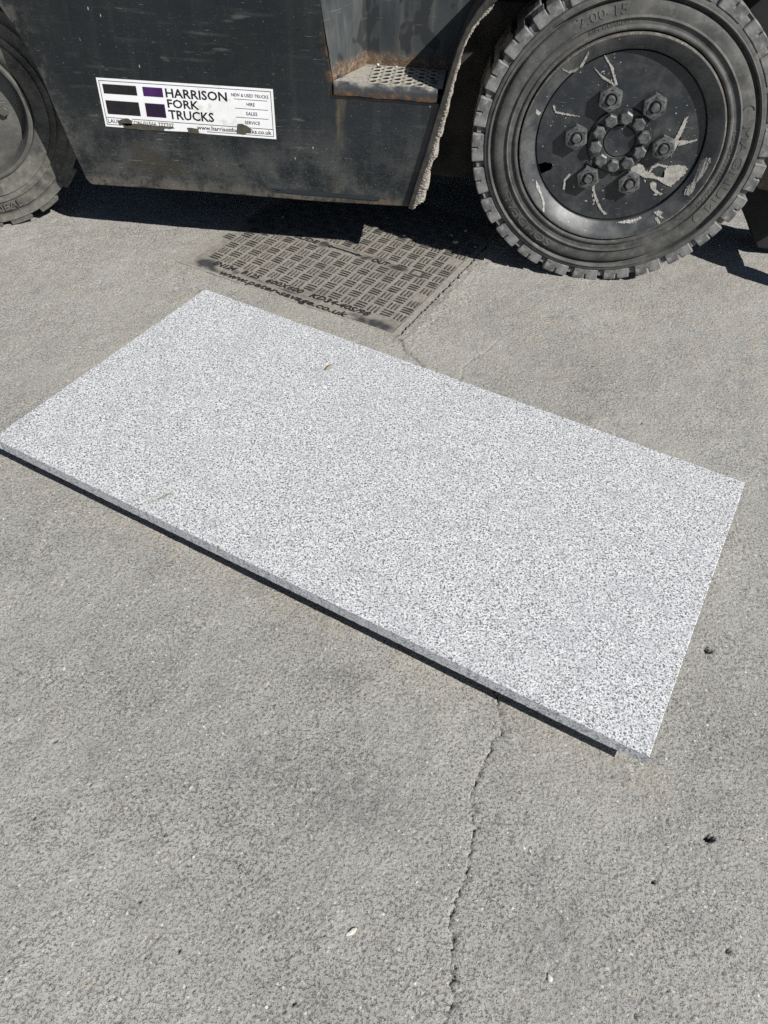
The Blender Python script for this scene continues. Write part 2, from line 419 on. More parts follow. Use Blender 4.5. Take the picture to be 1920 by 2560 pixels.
MAT = {}
def build_materials():
    MAT['concrete'] = mat_concrete()
    MAT['granite'] = mat_granite()
    MAT['granite_edge'] = mat_granite_edge()
    MAT['panel'] = mat_panel()
    MAT['recess'] = mat_recess('recess_paint', (0.047, 0.053, 0.055))
    MAT['tray'] = mat_tray()
    MAT['tyre'] = mat_rubber('dusty_rubber', 0.8, (0.175, 0.173, 0.16))
    MAT['tread'] = mat_rubber('worn_tread_rubber', 0.9, (0.38, 0.377, 0.363))
    MAT['letter'] = mat_rubber('scuffed_letter_rubber', 0.85, (0.20, 0.197, 0.182))
    MAT['rear_tyre'] = mat_rubber('grey_dusty_rubber', 0.9, (0.225, 0.212, 0.18))
    MAT['rim'] = mat_rim('black_rim_paint', (0.013, 0.0155, 0.019), (0.021, 0.0245, 0.028), 0.3)
    MAT['rear_rim'] = mat_rim('dusty_rim_paint', (0.05, 0.05, 0.048), (0.085, 0.083, 0.076), 0.8, 0.5)
    MAT['nut'] = mat_simple('oily_nut_steel', (0.03, 0.032, 0.035), (0.13, 0.13, 0.125), 70, 0.38, 0.25)
    MAT['splash'] = mat_simple('dried_cement', (0.25, 0.24, 0.215), (0.52, 0.50, 0.455), 130, 0.95, 1.0, 0.003, 0.15)
    MAT['mud'] = mat_simple('dried_mud', (0.27, 0.245, 0.20), (0.52, 0.48, 0.41), 120, 0.95, 1.0, 0.004, 0.15)
    MAT['dark'] = mat_simple('near_black_steel', (0.008, 0.0085, 0.009), (0.018, 0.018, 0.018), 14, 0.75, 0.2)  # near-black steel; on the underside its colour deepens the shade
    MAT['inner'] = mat_simple('mud_stained_steel', (0.012, 0.012, 0.012), (0.06, 0.055, 0.047), 12, 0.85, 0.4)
    MAT['arch'] = mat_simple('worn_arch_steel', (0.013, 0.0135, 0.014), (0.058, 0.050, 0.042), 30, 0.55, 0.4)
    MAT['blue'] = mat_simple('fresh_black_paint', (0.018, 0.023, 0.028), (0.026, 0.032, 0.038), 20, 0.35, 0.1)
    MAT['mast'] = mat_simple('mast_steel', (0.05, 0.05, 0.05), (0.12, 0.115, 0.105), 18, 0.6, 0.3)
    MAT['brown'] = mat_simple('muddy_steel', (0.07, 0.052, 0.04), (0.17, 0.135, 0.105), 60, 0.85, 0.8, 0.002)
    MAT['cover'] = mat_cover()
    MAT['frame'] = mat_simple('dusty_frame', (0.20, 0.187, 0.162), (0.31, 0.292, 0.255), 60, 0.9, 0.8, 0.002)
    MAT['bar'] = mat_simple('worn_iron_ridges', (0.022, 0.021, 0.02), (0.12, 0.11, 0.095), 130, 0.6, 0.3)
    MAT['raised'] = mat_simple('dark_iron_letters', (0.012, 0.012, 0.012), (0.04, 0.037, 0.033), 130, 0.6, 0.3)
    MAT['sticker'] = mat_sticker()
    MAT['ink'] = mat_simple('black_ink', (0.010, 0.010, 0.012), (0.018, 0.017, 0.02), 60, 0.4, 0)
    MAT['purple'] = mat_simple('faded_purple_ink', (0.022, 0.008, 0.04), (0.07, 0.018, 0.125), 26, 0.4, 0)
    MAT['plum'] = mat_simple('dark_purple_ink', (0.014, 0.007, 0.02), (0.024, 0.010, 0.04), 26, 0.4, 0)
    MAT['residue'] = mat_simple('tape_residue', (0.045, 0.041, 0.032), (0.085, 0.077, 0.06), 70, 0.8, 0.5, 0.001)
    MAT['stone'] = mat_simple('pale_stone', (0.42, 0.39, 0.33), (0.62, 0.59, 0.53), 200, 0.85, 0.4)
    MAT['leaf'] = mat_simple('dry_leaf', (0.16, 0.125, 0.085), (0.30, 0.25, 0.18), 160, 0.8, 0.4)
    MAT['packer'] = mat_simple('timber_packer', (0.16, 0.11, 0.06), (0.26, 0.19, 0.11), 60, 0.8, 0.3)
build_materials()

# ------------------------------------------------------------------ helpers: meshes
def put_mesh(name, verts, faces, mat, parent=None, loc=(0, 0, 0), smooth=False, bevel=0.0):
    me = bpy.data.meshes.new(name)
    me.from_pydata([tuple(v) for v in verts], [], faces)
    bm = bmesh.new()
    bm.from_mesh(me)
    bmesh.ops.recalc_face_normals(bm, faces=bm.faces)
    if bevel:
        bmesh.ops.bevel(bm, geom=[e for e in bm.edges if len(e.link_faces) == 2 and e.calc_face_angle(0) > 0.5], offset=bevel, segments=2, affect='EDGES', profile=0.6)
    bm.to_mesh(me)
    bm.free()
    if smooth:
        for p in me.polygons:
            p.use_smooth = True
    me.materials.append(mat)
    return link_mesh(name, me, parent, loc)

def link_mesh(name, me, parent=None, loc=(0, 0, 0)):
    o = bpy.data.objects.new(name, me)
    C.objects.link(o)
    o.location = loc
    if parent is not None:
        o.parent = parent
    return o

def tag(o, label=None, cat=None, group=None, kind=None):
    if label: o['label'] = label
    if cat: o['category'] = cat
    if group: o['group'] = group
    if kind: o['kind'] = kind
    return o

def empty(name, loc):
    o = bpy.data.objects.new(name, None)
    o.empty_display_size = 0.1
    C.objects.link(o)
    o.location = loc
    return o

class MB:
    def __init__(s, off=(0, 0, 0)):
        s.v, s.f, s.off = [], [], Vector(off)
    def add(s, vs, fs):
        b = len(s.v)
        s.v += [Vector(v) - s.off for v in vs]
        s.f += [tuple(b + i for i in f) for f in fs]
        return s
    def box(s, a, b):
        x0, y0, z0 = a
        x1, y1, z1 = b
        return s.add([(x0, y0, z0), (x1, y0, z0), (x1, y1, z0), (x0, y1, z0), (x0, y0, z1), (x1, y0, z1), (x1, y1, z1), (x0, y1, z1)],
                     [(0, 3, 2, 1), (4, 5, 6, 7), (0, 1, 5, 4), (1, 2, 6, 5), (2, 3, 7, 6), (3, 0, 4, 7)])
    def prism_y(s, pts, y0, y1):           # polygon in x,z extruded along y
        n = len(pts)
        vs = [(x, y0, z) for x, z in pts] + [(x, y1, z) for x, z in pts]
        fs = [tuple(range(n)), tuple(range(2 * n - 1, n - 1, -1))]
        fs += [(i, i + n, (i + 1) % n + n, (i + 1) % n) for i in range(n)]
        return s.add(vs, fs)
    def lathe(s, prof, seg, skip=None):    # profile (r, y) round the local y axis
        m = len(prof)
        vs = []
        for k in range(seg):
            a = 2 * math.pi * k / seg
            for r, y in prof:
                vs.append((r * math.cos(a), y, r * math.sin(a)))
        fs = []
        for k in range(seg):
            for j in range(m - 1):
                if skip and skip(k, j):
                    continue
                k2 = (k + 1) % seg
                fs.append((k * m + j, k2 * m + j, k2 * m + j + 1, k * m + j + 1))
        return s.add(vs, fs)
    def sized(s, k, dz):
        # resize the part (drawn in place) and set it dz higher
        s.v = [(v + s.off) * k + Vector((0, 0, dz)) - s.off for v in s.v]
        return s
    def build(s, name, mat, parent=None, smooth=False, bevel=0.0, loc=(0, 0, 0)):
        return put_mesh(name, s.v, s.f, mat, parent, loc, smooth, bevel)

def shade_auto(o, deg=35):
    me = o.data
    for p in me.polygons:
        p.use_smooth = True
    try:
        me.set_sharp_from_angle(angle=R_(deg))
    except Exception:
        pass

def text_mesh(body, size, extrude=0.0, offset=0.0, shear=0.0, align='LEFT', spacing=1.0):
    cu = bpy.data.curves.new('text', 'FONT')
    cu.body = body
    cu.size = size
    cu.extrude = extrude
    cu.offset = offset
    cu.shear = shear
    cu.align_x = align
    cu.space_character = spacing
    cu.resolution_u = 2
    ob = bpy.data.objects.new('text', cu)
    C.objects.link(ob)
    bpy.context.view_layer.update()
    me = bpy.data.meshes.new_from_object(ob.evaluated_get(bpy.context.evaluated_depsgraph_get()))
    vs = [v.co.copy() for v in me.vertices]
    fs = [tuple(p.vertices) for p in me.polygons]
    bpy.data.objects.remove(ob)
    bpy.data.curves.remove(cu)
    bpy.data.meshes.remove(me)
    return vs, fs

def fit_text(body, width, height, **k):
    """letters scaled to an exact width and cap height; baseline at the origin, starting at x = 0"""
    vs, fs = text_mesh(body, 1.0, **k)
    xs = [v.x for v in vs]
    cap = 0.69
    x0, x1 = min(xs), max(xs)
    return [Vector(((v.x - x0) * width / (x1 - x0), v.y * height / cap, v.z)) for v in vs], fs

# ------------------------------------------------------------------ the ground
COV_L = np.array([-0.79, 1.985])
CA = R_(-22.3)
CE = np.array([math.cos(CA), math.sin(CA)])
CF = np.array([-CE[1], CE[0]])
SIDE = 0.715
def cov(a, b, z=0.0):
    p = COV_L + a * CE + b * CF
    return (p[0], p[1], z)

CRACK = [(0.150, 0.76), (0.1445, 0.6932), (0.1526, 0.665), (0.159, 0.639), (0.143, 0.6172), (0.1348, 0.5875), (0.124, 0.5614), (0.1174, 0.5454), (0.1094, 0.5227), (0.1147, 0.4987), (0.1128, 0.4919), (0.1201, 0.4712), (0.1138, 0.4431), (0.1127, 0.4186), (0.103, 0.3859), (0.0928, 0.3525), (0.0889, 0.3338), (0.095, 0.3132), (0.0965, 0.2875), (0.096, 0.2625), (0.1004, 0.2516), (0.0925, 0.23), (0.0858, 0.2206), (0.08, 0.12)]
CRACK_FAR = [(-0.1422, 1.7143), (-0.1158, 1.6924), (-0.103, 1.6532), (-0.0838, 1.6362), (-0.0607, 1.6054), (-0.02, 1.56)]
HAIR = [(0.0435, 1.555), (0.0483, 1.6139), (0.075, 1.655), (0.1065, 1.6939), (0.1351, 1.7511)]
PITS = [(0.5136, 0.8414, 0.0065, 0.012), (0.4607, 0.5027, 0.0062, 0.014), (0.4877, 0.6481, 0.0035, 0.005), (0.4933, 0.6299, 0.003, 0.004), (0.3731, 0.4291, 0.0036, 0.008), (0.4672, 1.4585, 0.004, 0.008), (0.4612, 0.3517, 0.0033, 0.007), (-0.5373, 0.5209, 0.0030, 0.004),
        (-0.47, 0.62, 0.0024, 0.004), (-0.33, 0.31, 0.0024, 0.004), (-0.52, 0.40, 0.003, 0.004), (-0.26, 0.26, 0.0025, 0.004), (0.33, 0.26, 0.003, 0.005), (-0.1, 0.22, 0.003, 0.005)]

def make_ground():
    sp = 0.0026
    xs = np.arange(-1.5, 1.1, sp)
    ys = np.arange(0.10, 2.66, sp)
    nx, ny = len(xs), len(ys)
    X, Y = np.meshgrid(xs, ys)
    fx = np.fft.fftfreq(nx, sp)[None, :]
    fy = np.fft.fftfreq(ny, sp)[:, None]
    fr = np.sqrt(fx * fx + fy * fy) + 1e-9
    def band(l0, l1, seed, stretch=1.0):
        r = np.random.default_rng(seed)
        f = np.sqrt((fx * stretch) ** 2 + fy ** 2) + 1e-9
        wgt = np.exp(-0.5 * ((np.log(f) - math.log(1 / math.sqrt(l0 * l1))) / (0.5 * math.log(l1 / l0) + 0.15)) ** 2)
        g = np.real(np.fft.ifft2(np.fft.fft2(r.standard_normal((ny, nx))) * wgt))
        return g / g.std()
    big = band(0.5, 1.2, 1)
    med = band(0.08, 0.25, 2)
    sm = band(0.02, 0.06, 3)
    gr = band(0.009, 0.016, 4)
    fi = band(0.0055, 0.009, 5)
    # roughness differs from place to place
    amt = np.clip(0.75 + 0.22 * med + 0.1 * sm, 0.3, 1.5) * (1.0 + 0.35 * np.clip((0.9 - Y) / 0.6, 0, 1))
    h = 0.0008 * big + 0.0005 * med + 0.00014 * sm
    h += amt * (0.00010 * gr + 0.00018 * fi)
    h -= amt * 0.0006 * np.clip(-gr - 1.2, 0, 2) + amt * 0.0010 * np.clip(-fi - 1.2, 0, 2)
    dents = np.clip(-sm - 1.7, 0, 1.5)
    h -= 0.0007 * dents
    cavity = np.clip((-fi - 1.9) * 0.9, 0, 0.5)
    # scattered pits and chips
    r = np.random.default_rng(21)
    pits = list(PITS) + [(r.uniform(-0.9, 0.9), r.uniform(0.16, 1.9), r.uniform(0.0014, 0.0026), r.uniform(0.002, 0.004)) for _ in range(90)]
    for (px, py, rad, dep) in pits:
        i0, j0 = int((px + 1.5) / sp), int((py - 0.1) / sp)
        k = int(rad * 3.2 / sp) + 2
        a, b = max(0, j0 - k), min(ny, j0 + k)
        c, d = max(0, i0 - k), min(nx, i0 + k)
        if a >= b or c >= d: continue
        dx, dy = X[a:b, c:d] - px, Y[a:b, c:d] - py
        d_ = np.sqrt((dx * 1.05) ** 2 + (dy * 0.92) ** 2) * (1 + 0.22 * sm[a:b, c:d] + 0.12 * gr[a:b, c:d])
        m = np.clip((rad * 0.98 - d_) / (rad * 0.35), 0, 1)
        h[a:b, c:d] -= dep * m
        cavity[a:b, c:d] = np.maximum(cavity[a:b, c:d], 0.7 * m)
    # polyline grooves
    def dist_poly(poly, pad):
        out = np.full((ny, nx), 9.0)
        for (p, q) in zip(poly[:-1], poly[1:]):
            x0, x1 = min(p[0], q[0]) - pad, max(p[0], q[0]) + pad
            y0, y1 = min(p[1], q[1]) - pad, max(p[1], q[1]) + pad
            c, d = np.searchsorted(xs, [x0, x1])
            a, b = np.searchsorted(ys, [y0, y1])
            vx, vy = q[0] - p[0], q[1] - p[1]
            t = np.clip(((X[a:b, c:d] - p[0]) * vx + (Y[a:b, c:d] - p[1]) * vy) / (vx * vx + vy * vy), 0, 1)
            out[a:b, c:d] = np.minimum(out[a:b, c:d], np.hypot(X[a:b, c:d] - p[0] - t * vx, Y[a:b, c:d] - p[1] - t * vy))
        return out
    XX = X.copy()
    # the long crack: one row-vertex in every row is pulled onto it, so that it stays a thin broken groove
    cp = np.array(CRACK)[::-1]
    cx = np.interp(ys, cp[:, 1], cp[:, 0]) + 0.0016 * sm[:, nx // 3] + 0.0011 * gr[:, nx // 2]
    dep = np.clip(0.0034 + 0.0018 * gr[:, nx // 4] + 0.0016 * sm[:, nx // 5], 0.0005, 0.007)
    for j in range(ny):
        if 0.10 < ys[j] < 0.77:
            i = int(round((cx[j] + 1.5) / sp))
            XX[j, i] = cx[j]
            XX[j, i - 1] = cx[j] - 0.0011
            XX[j, i + 1] = cx[j] + 0.0012
            h[j, i] -= dep[j]
            cavity[j, i] = min(0.95, 0.35 + dep[j] * 90)
            h[j, i - 1] += 0.0004 * max(0, gr[j, i])
            w1 = max(0.0, sm[j, nx // 6] - 0.2)
            XX[j, i + 1] += 0.0009 * w1 * (1 + 0.5 * fi[j, i])
            h[j, i + 1] -= 0.0022 * min(1.5, w1)
            if w1 > 0.9 and fi[j, i + 2] < 0.3:
                h[j, i + 2] -= 0.0012; h[j, i + 3] -= 0.0004
            if sm[j, nx // 7] < -0.9:
                h[j, i - 2] -= 0.0010
    d = dist_poly(CRACK, 0.03) + 0.002 * np.abs(sm)
    h -= 0.0009 * np.exp(-(d / 0.008) ** 2)
    d = dist_poly(CRACK_FAR, 0.03) + 0.0014 * sm
    h -= 0.0025 * np.exp(-(d / 0.0028) ** 2)
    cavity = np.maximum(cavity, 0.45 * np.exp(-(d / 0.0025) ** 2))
    d = dist_poly(HAIR, 0.03) + 0.001 * gr
    h -= 0.002 * np.exp(-(d / 0.002) ** 2)
    # manhole seat: sunk square with ragged concrete lips
    a_ = (X - COV_L[0]) * CE[0] + (Y - COV_L[1]) * CE[1]
    b_ = (X - COV_L[0]) * CF[0] + (Y - COV_L[1]) * CF[1]
    wob = 0.002 * sm + 0.0012 * gr
    inside = (a_ > 0.004 + wob) & (a_ < SIDE + 0.004 + 1.3 * wob) & (b_ > 0.004 + wob) & (b_ < SIDE - 0.004 + wob)
    din = np.maximum(np.abs(a_ - SIDE / 2), np.abs(b_ - SIDE / 2)) - SIDE / 2
    lip = np.exp(-np.clip(din, 0, 1) / 0.03)
    rightlip = np.exp(-np.abs(a_ - SIDE - 0.03) / 0.035) * (b_ > -0.03) * (a_ > SIDE)
    h += 0.0045 * rightlip * np.clip(1 + 0.12 * sm, 0, 2)
    h = np.where(inside, -0.03, h)
    rim = (~inside) & (din < 0.006) & (a_ > SIDE - 0.02)
    cavity = np.where(rim & (gr > 0.2), 0.5, cavity)
    dust = np.clip(lip * (0.75 + 0.35 * sm), 0, 1) * (din > -0.02)
    dust = np.maximum(dust, np.clip(0.28 + 0.3 * med + 0.1 * sm, 0, 0.7) * np.clip((Y - 1.2) / 0.6, 0, 1) * 0.7)
    # dust and green-brown film beside the slab's long shaded side
    sx, sy = np.cos(R_(-22.67)), np.sin(R_(-22.67))
    al = (X + 0.918) * sx + (Y - 1.134) * sy
    pe = -((X + 0.918) * -sy + (Y - 1.134) * sx)
    near = np.exp(-np.clip(pe, 0, 2) / 0.05) * (pe > -0.02) * (al > -0.1) * (al < 1.45)
    dust = np.maximum(dust, np.clip(near * (0.45 + 0.3 * med), 0, 0.6))
    grime = np.clip(0.16 * (band(0.12, 0.4, 8) - 1.1) + 0.03 * sm, 0, 0.3)
    for (gx, gy, rad, s) in [(-0.07, 0.50, 0.09, 0.5), (-0.20, 0.52, 0.07, 0.4), (-0.16, 0.86, 0.07, 0.35), (0.22, 0.33, 0.08, 0.3), (0.345, 1.56, 0.02, 0.4)]:
        q = np.hypot((X - gx) / rad, (Y - gy) / (rad * 0.75))
        grime = np.maximum(grime, np.clip(s * np.exp(-q * q) * (0.8 + 0.5 * sm + 0.2 * gr), 0, 0.8))
    pale = np.zeros_like(h)
    for (gx, gy, rad, s) in [(0.361, 0.592, 0.006, 0.9), (0.355, 0.600, 0.004, 0.7), (0.378, 0.603, 0.004, 0.8), (-0.06, 0.33, 0.01, 0.25)]:
        q = np.hypot((X - gx) / rad, (Y - gy) / rad)
        pale = np.maximum(pale, np.clip(s * np.exp(-q * q) + 0.35 * fi * np.exp(-q * q), 0, 1))
    ed = np.minimum.reduce([(X - xs[0]), (xs[-1] - X), (Y - ys[0]), (ys[-1] - Y)])
    h *= np.clip(ed / 0.03, 0, 1)
    n = nx * ny
    x0, x1, y0, y1 = xs[0], xs[-1], ys[0], ys[-1]
    B = 150.0
    co = np.empty((n + 4, 3), np.float32)
    co[:n, 0] = XX.ravel(); co[:n, 1] = Y.ravel(); co[:n, 2] = h.ravel()
    co[n:] = [(-B, -B, 0), (B, -B, 0), (B, B, 0), (-B, B, 0)]
    idx = np.arange(n).reshape(ny, nx)
    q = np.stack([idx[:-1, :-1], idx[:-1, 1:], idx[1:, 1:], idx[1:, :-1]], -1).reshape(-1, 4)
    c00, c10, c11, c01 = idx[0, 0], idx[0, -1], idx[-1, -1], idx[-1, 0]
    q = np.vstack([q, [[n, n + 1, c10, c00], [n + 1, n + 2, c11, c10], [n + 2, n + 3, c01, c11], [n + 3, n, c00, c01]]]).astype(np.int32)
    me = bpy.data.meshes.new('concrete_ground')
    me.vertices.add(n + 4)
    me.vertices.foreach_set('co', co.ravel())
    me.loops.add(q.size)
    me.loops.foreach_set('vertex_index', q.ravel())
    me.polygons.add(len(q))
    me.polygons.foreach_set('loop_start', np.arange(0, q.size, 4, dtype=np.int32))
    me.polygons.foreach_set('use_smooth', np.ones(len(q), bool))
    me.update(calc_edges=True)
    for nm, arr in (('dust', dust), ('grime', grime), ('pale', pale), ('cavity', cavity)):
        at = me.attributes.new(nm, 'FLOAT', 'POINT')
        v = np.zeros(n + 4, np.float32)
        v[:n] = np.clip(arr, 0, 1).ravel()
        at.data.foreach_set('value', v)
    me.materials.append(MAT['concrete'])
    o = link_mesh('concrete_ground', me)
    tag(o, kind='structure')
    return o
make_ground()

# ------------------------------------------------------------------ the forklift: body
Y0 = 2.115
ROOT = (-0.4, 2.6, 0.0)
truck = empty('forklift_truck', ROOT)
tag(truck, 'dark painted forklift truck standing beside the granite slab, its side panel scratched and rusty', 'forklift')
def P(name, mb, mat, parent=truck, **k):
    return mb.build(name, MAT[mat], parent, **k)
def B(name, m, mat, parent=truck, **k):
    return m.sized(BODY_K, BODY_Z).build(name, MAT[mat], parent, **k)
def mb(): return MB(ROOT)

L_EDGE = [(-1.0633, 0.1455), (-1.0736, 0.1586), (-1.0800, 0.1900), (-1.0934, 0.2455), (-1.1127, 0.3349), (-1.1275, 0.415), (-1.1450, 0.480), (-1.1704, 0.5404), (-1.1891, 0.5748), (-1.235, 0.655), (-1.30, 0.73), (-1.42, 0.79), (-2.1, 0.80)]
ARCH_L = [(-0.1466, 0.1607), (-0.1276, 0.2388), (-0.1078, 0.3168), (-0.0897, 0.3976), (-0.0750, 0.4604), (-0.0620, 0.5169), (-0.0500, 0.5649), (-0.0338, 0.6086), (-0.0128, 0.6453), (0.0040, 0.6664), (0.09, 0.755), (0.17, 0.835), (0.26, 0.905), (0.40, 0.955), (0.9, 0.965)]
ARCH_R = [(-0.1344, 0.1585), (-0.1139, 0.24), (-0.0946, 0.3179), (-0.0750, 0.3987), (-0.0615, 0.4613), (-0.0500, 0.5176), (-0.0390, 0.5656), (-0.0203, 0.6095), (0.0088, 0.6467), (0.0265, 0.6640), (0.108, 0.738), (0.185, 0.800), (0.27, 0.850), (0.40, 0.875), (0.9, 0.88)]

# side panel with the step opening cut out of it (outline in x, z)
outline = [(-1.055, 0.1425), (-0.7626, 0.1490), (-0.3968, 0.1512), (-0.1683, 0.1581), (-0.142, 0.160)]
outline += [(x + 0.004, z) for x, z in ARCH_L[1:4]] + [(-0.083, 0.433)]
outline += [(-0.3579, 0.4330), (-0.3579, 0.4646), (-0.3724, 0.5386), (-0.3869, 0.6388), (-0.44, 1.0), (-0.475, 1.25), (-2.1, 1.25)]
outline += L_EDGE[::-1]
m = mb().prism_y(outline, Y0, Y0 + 0.012)
B('side_panel', m, 'panel', bevel=0.0022)

# step well: slanted side wall, back wall
m = mb()
fr = [(-0.3575, Y0 + 0.013, 0.430), (-0.3579, Y0 + 0.013, 0.4646), (-0.3869, Y0 + 0.013, 0.6388), (-0.475, Y0 + 0.013, 1.25)]
bk = [(-0.2885, 2.266, 0.430), (-0.2885, 2.266, 0.4646), (-0.2945, 2.266, 0.6388), (-0.31, 2.266, 1.25)]
off = Vector((-0.008, 0.004, 0))
vs = fr + bk + [tuple(Vector(p) + off) for p in fr + bk]
fs = [(i, i + 1, i + 5, i + 4) for i in range(3)] + [(i + 8, i + 12, i + 13, i + 9) for i in range(3)]
m.add(vs, fs)
B('step_side_wall', m, 'recess')
m = mb().prism_y([(-0.2925, 0.43), (-0.072, 0.43)] + ARCH_R[4:] + [(0.9, 1.25), (-0.2925, 1.25)], 2.2665, 2.276)
B('step_back_wall', m, 'recess')

# perforated step tray
def make_tray():
    z0 = 0.4646
    m = mb()
    cols = [-0.2580 + 0.0299 * i for i in range(6)]
    rows = [2.2480 - 0.0272 * j for j in range(5)]
    px, py = 0.0299, 0.0272
    xa, xb = cols[0] - px / 2, cols[-1] + px / 2
    ya, yb = rows[-1] - py / 2, rows[0] + py / 2
    for cx in cols:
        for cy in rows:
            jr = 1 + 0.05 * math.sin(cx * 900 + cy * 700)
            N = 16
            sq, r1, r2, r3 = [], [], [], []
            for k in range(N):
                a = 2 * math.pi * (k + 0.5) / N
                ca, sa = math.cos(a), math.sin(a)
                s = 1 / max(abs(ca), abs(sa))
                sq.append((cx + ca * s * px / 2, cy + sa * s * py / 2, z0))
                r1.append((cx + 0.0118 * ca, cy + 0.0118 * sa, z0 + 0.0002))
                r2.append((cx + 0.0104 * ca, cy + 0.0104 * sa, z0 + 0.0013 * jr))
                r3.append((cx + 0.0092 * ca, cy + 0.0092 * sa, z0 + 0.0008))
            r4 = [(x, y, z0 - 0.0016) for x, y, _ in r3]
            vs = sq + r1 + r2 + r3 + r4
            fs = [(q * N + k, q * N + (k + 1) % N, (q + 1) * N + (k + 1) % N, (q + 1) * N + k) for q in range(4) for k in range(N)]
            m.add(vs, fs)
    # plain plate left of, right of, in front of and behind the holes
    xl0 = lambda y: -0.3575 + (y - Y0) * (0.069 / 0.151)
    yf = Y0 + 0.004
    ys_ = [yf, ya, yb, 2.2655]
    for y0_, y1_ in ((yf, ya), (ya, yb), (yb, 2.2655)):
        m.add([(xl0(y0_) + .001, y0_, z0), (xa, y0_, z0), (xa, y1_, z0), (xl0(y1_) + .001, y1_, z0)], [(0, 1, 2, 3)])
    m.add([(xa, yf, z0), (xb, yf, z0), (xb, ya, z0), (xa, ya, z0)], [(0, 1, 2, 3)])
    m.add([(xa, yb, z0), (xb, yb, z0), (xb, 2.2655, z0), (xa, 2.2655, z0)], [(0, 1, 2, 3)])
    m.add([(xb, yf, z0), (-0.079, yf, z0), (-0.079, 2.2655, z0), (xb, 2.2655, z0)], [(0, 1, 2, 3)])
    # rounded nose and front lip with an end cap
    prof = [(yf, z0), (Y0 - 0.002, z0 - 0.0012), (Y0 - 0.0065, z0 - 0.005), (Y0 - 0.0085, z0 - 0.0105), (Y0 - 0.0085, z0 - 0.022), (Y0 - 0.0075, z0 - 0.0285), (Y0 - 0.001, z0 - 0.0295)]
    xsn = [-0.3545, -0.352] + list(np.linspace(-0.345, -0.094, 24)) + [-0.0915, -0.0905]
    vs = []
    for q, x in enumerate(xsn):
        pinch = 0.004 if q in (0, len(xsn) - 1) else 0.0
        dn = 0.0006 * math.sin(x * 60) + 0.0004 * math.sin(x * 190)
        for (y, z) in prof:
            vs.append((x, max(y, Y0 - 0.0085 + pinch) + dn * 0.5, z + dn))
    k = len(prof)
    fs = [(q * k + j, (q + 1) * k + j, (q + 1) * k + j + 1, q * k + j + 1) for q in range(len(xsn) - 1) for j in range(k - 1)]
    m.add(vs, fs)
    m.add(vs[-k:], [tuple(range(k))])
    m.add(vs[:k], [tuple(range(k))])
    o = B('step_tray', m, 'tray')
    shade_auto(o, 40)
    m = mb().box((-0.36, Y0 + 0.02, z0 - 0.03), (-0.08, 2.2655, z0 - 0.02))
    B('dark_backing_plate', m, 'dark')  # dark plate below the holes, put in as the shade seen through them
    for (x, y) in ((-0.3435, 2.150), (-0.1065, 2.160)):
        m = mb()
        N = 6
        for (r, za, zb_) in ((0.0085, z0, z0 + 0.006),):
            vs = [(x + r * math.cos(a * math.pi / 3), y + r * math.sin(a * math.pi / 3), z) for z in (za, zb_) for a in range(N)]
            m.add(vs, [tuple(range(N, 2 * N))] + [(i, (i + 1) % N, (i + 1) % N + N, i + N) for i in range(N)])
        B('bolt_head', m, 'nut', o, bevel=0.001)
make_tray()

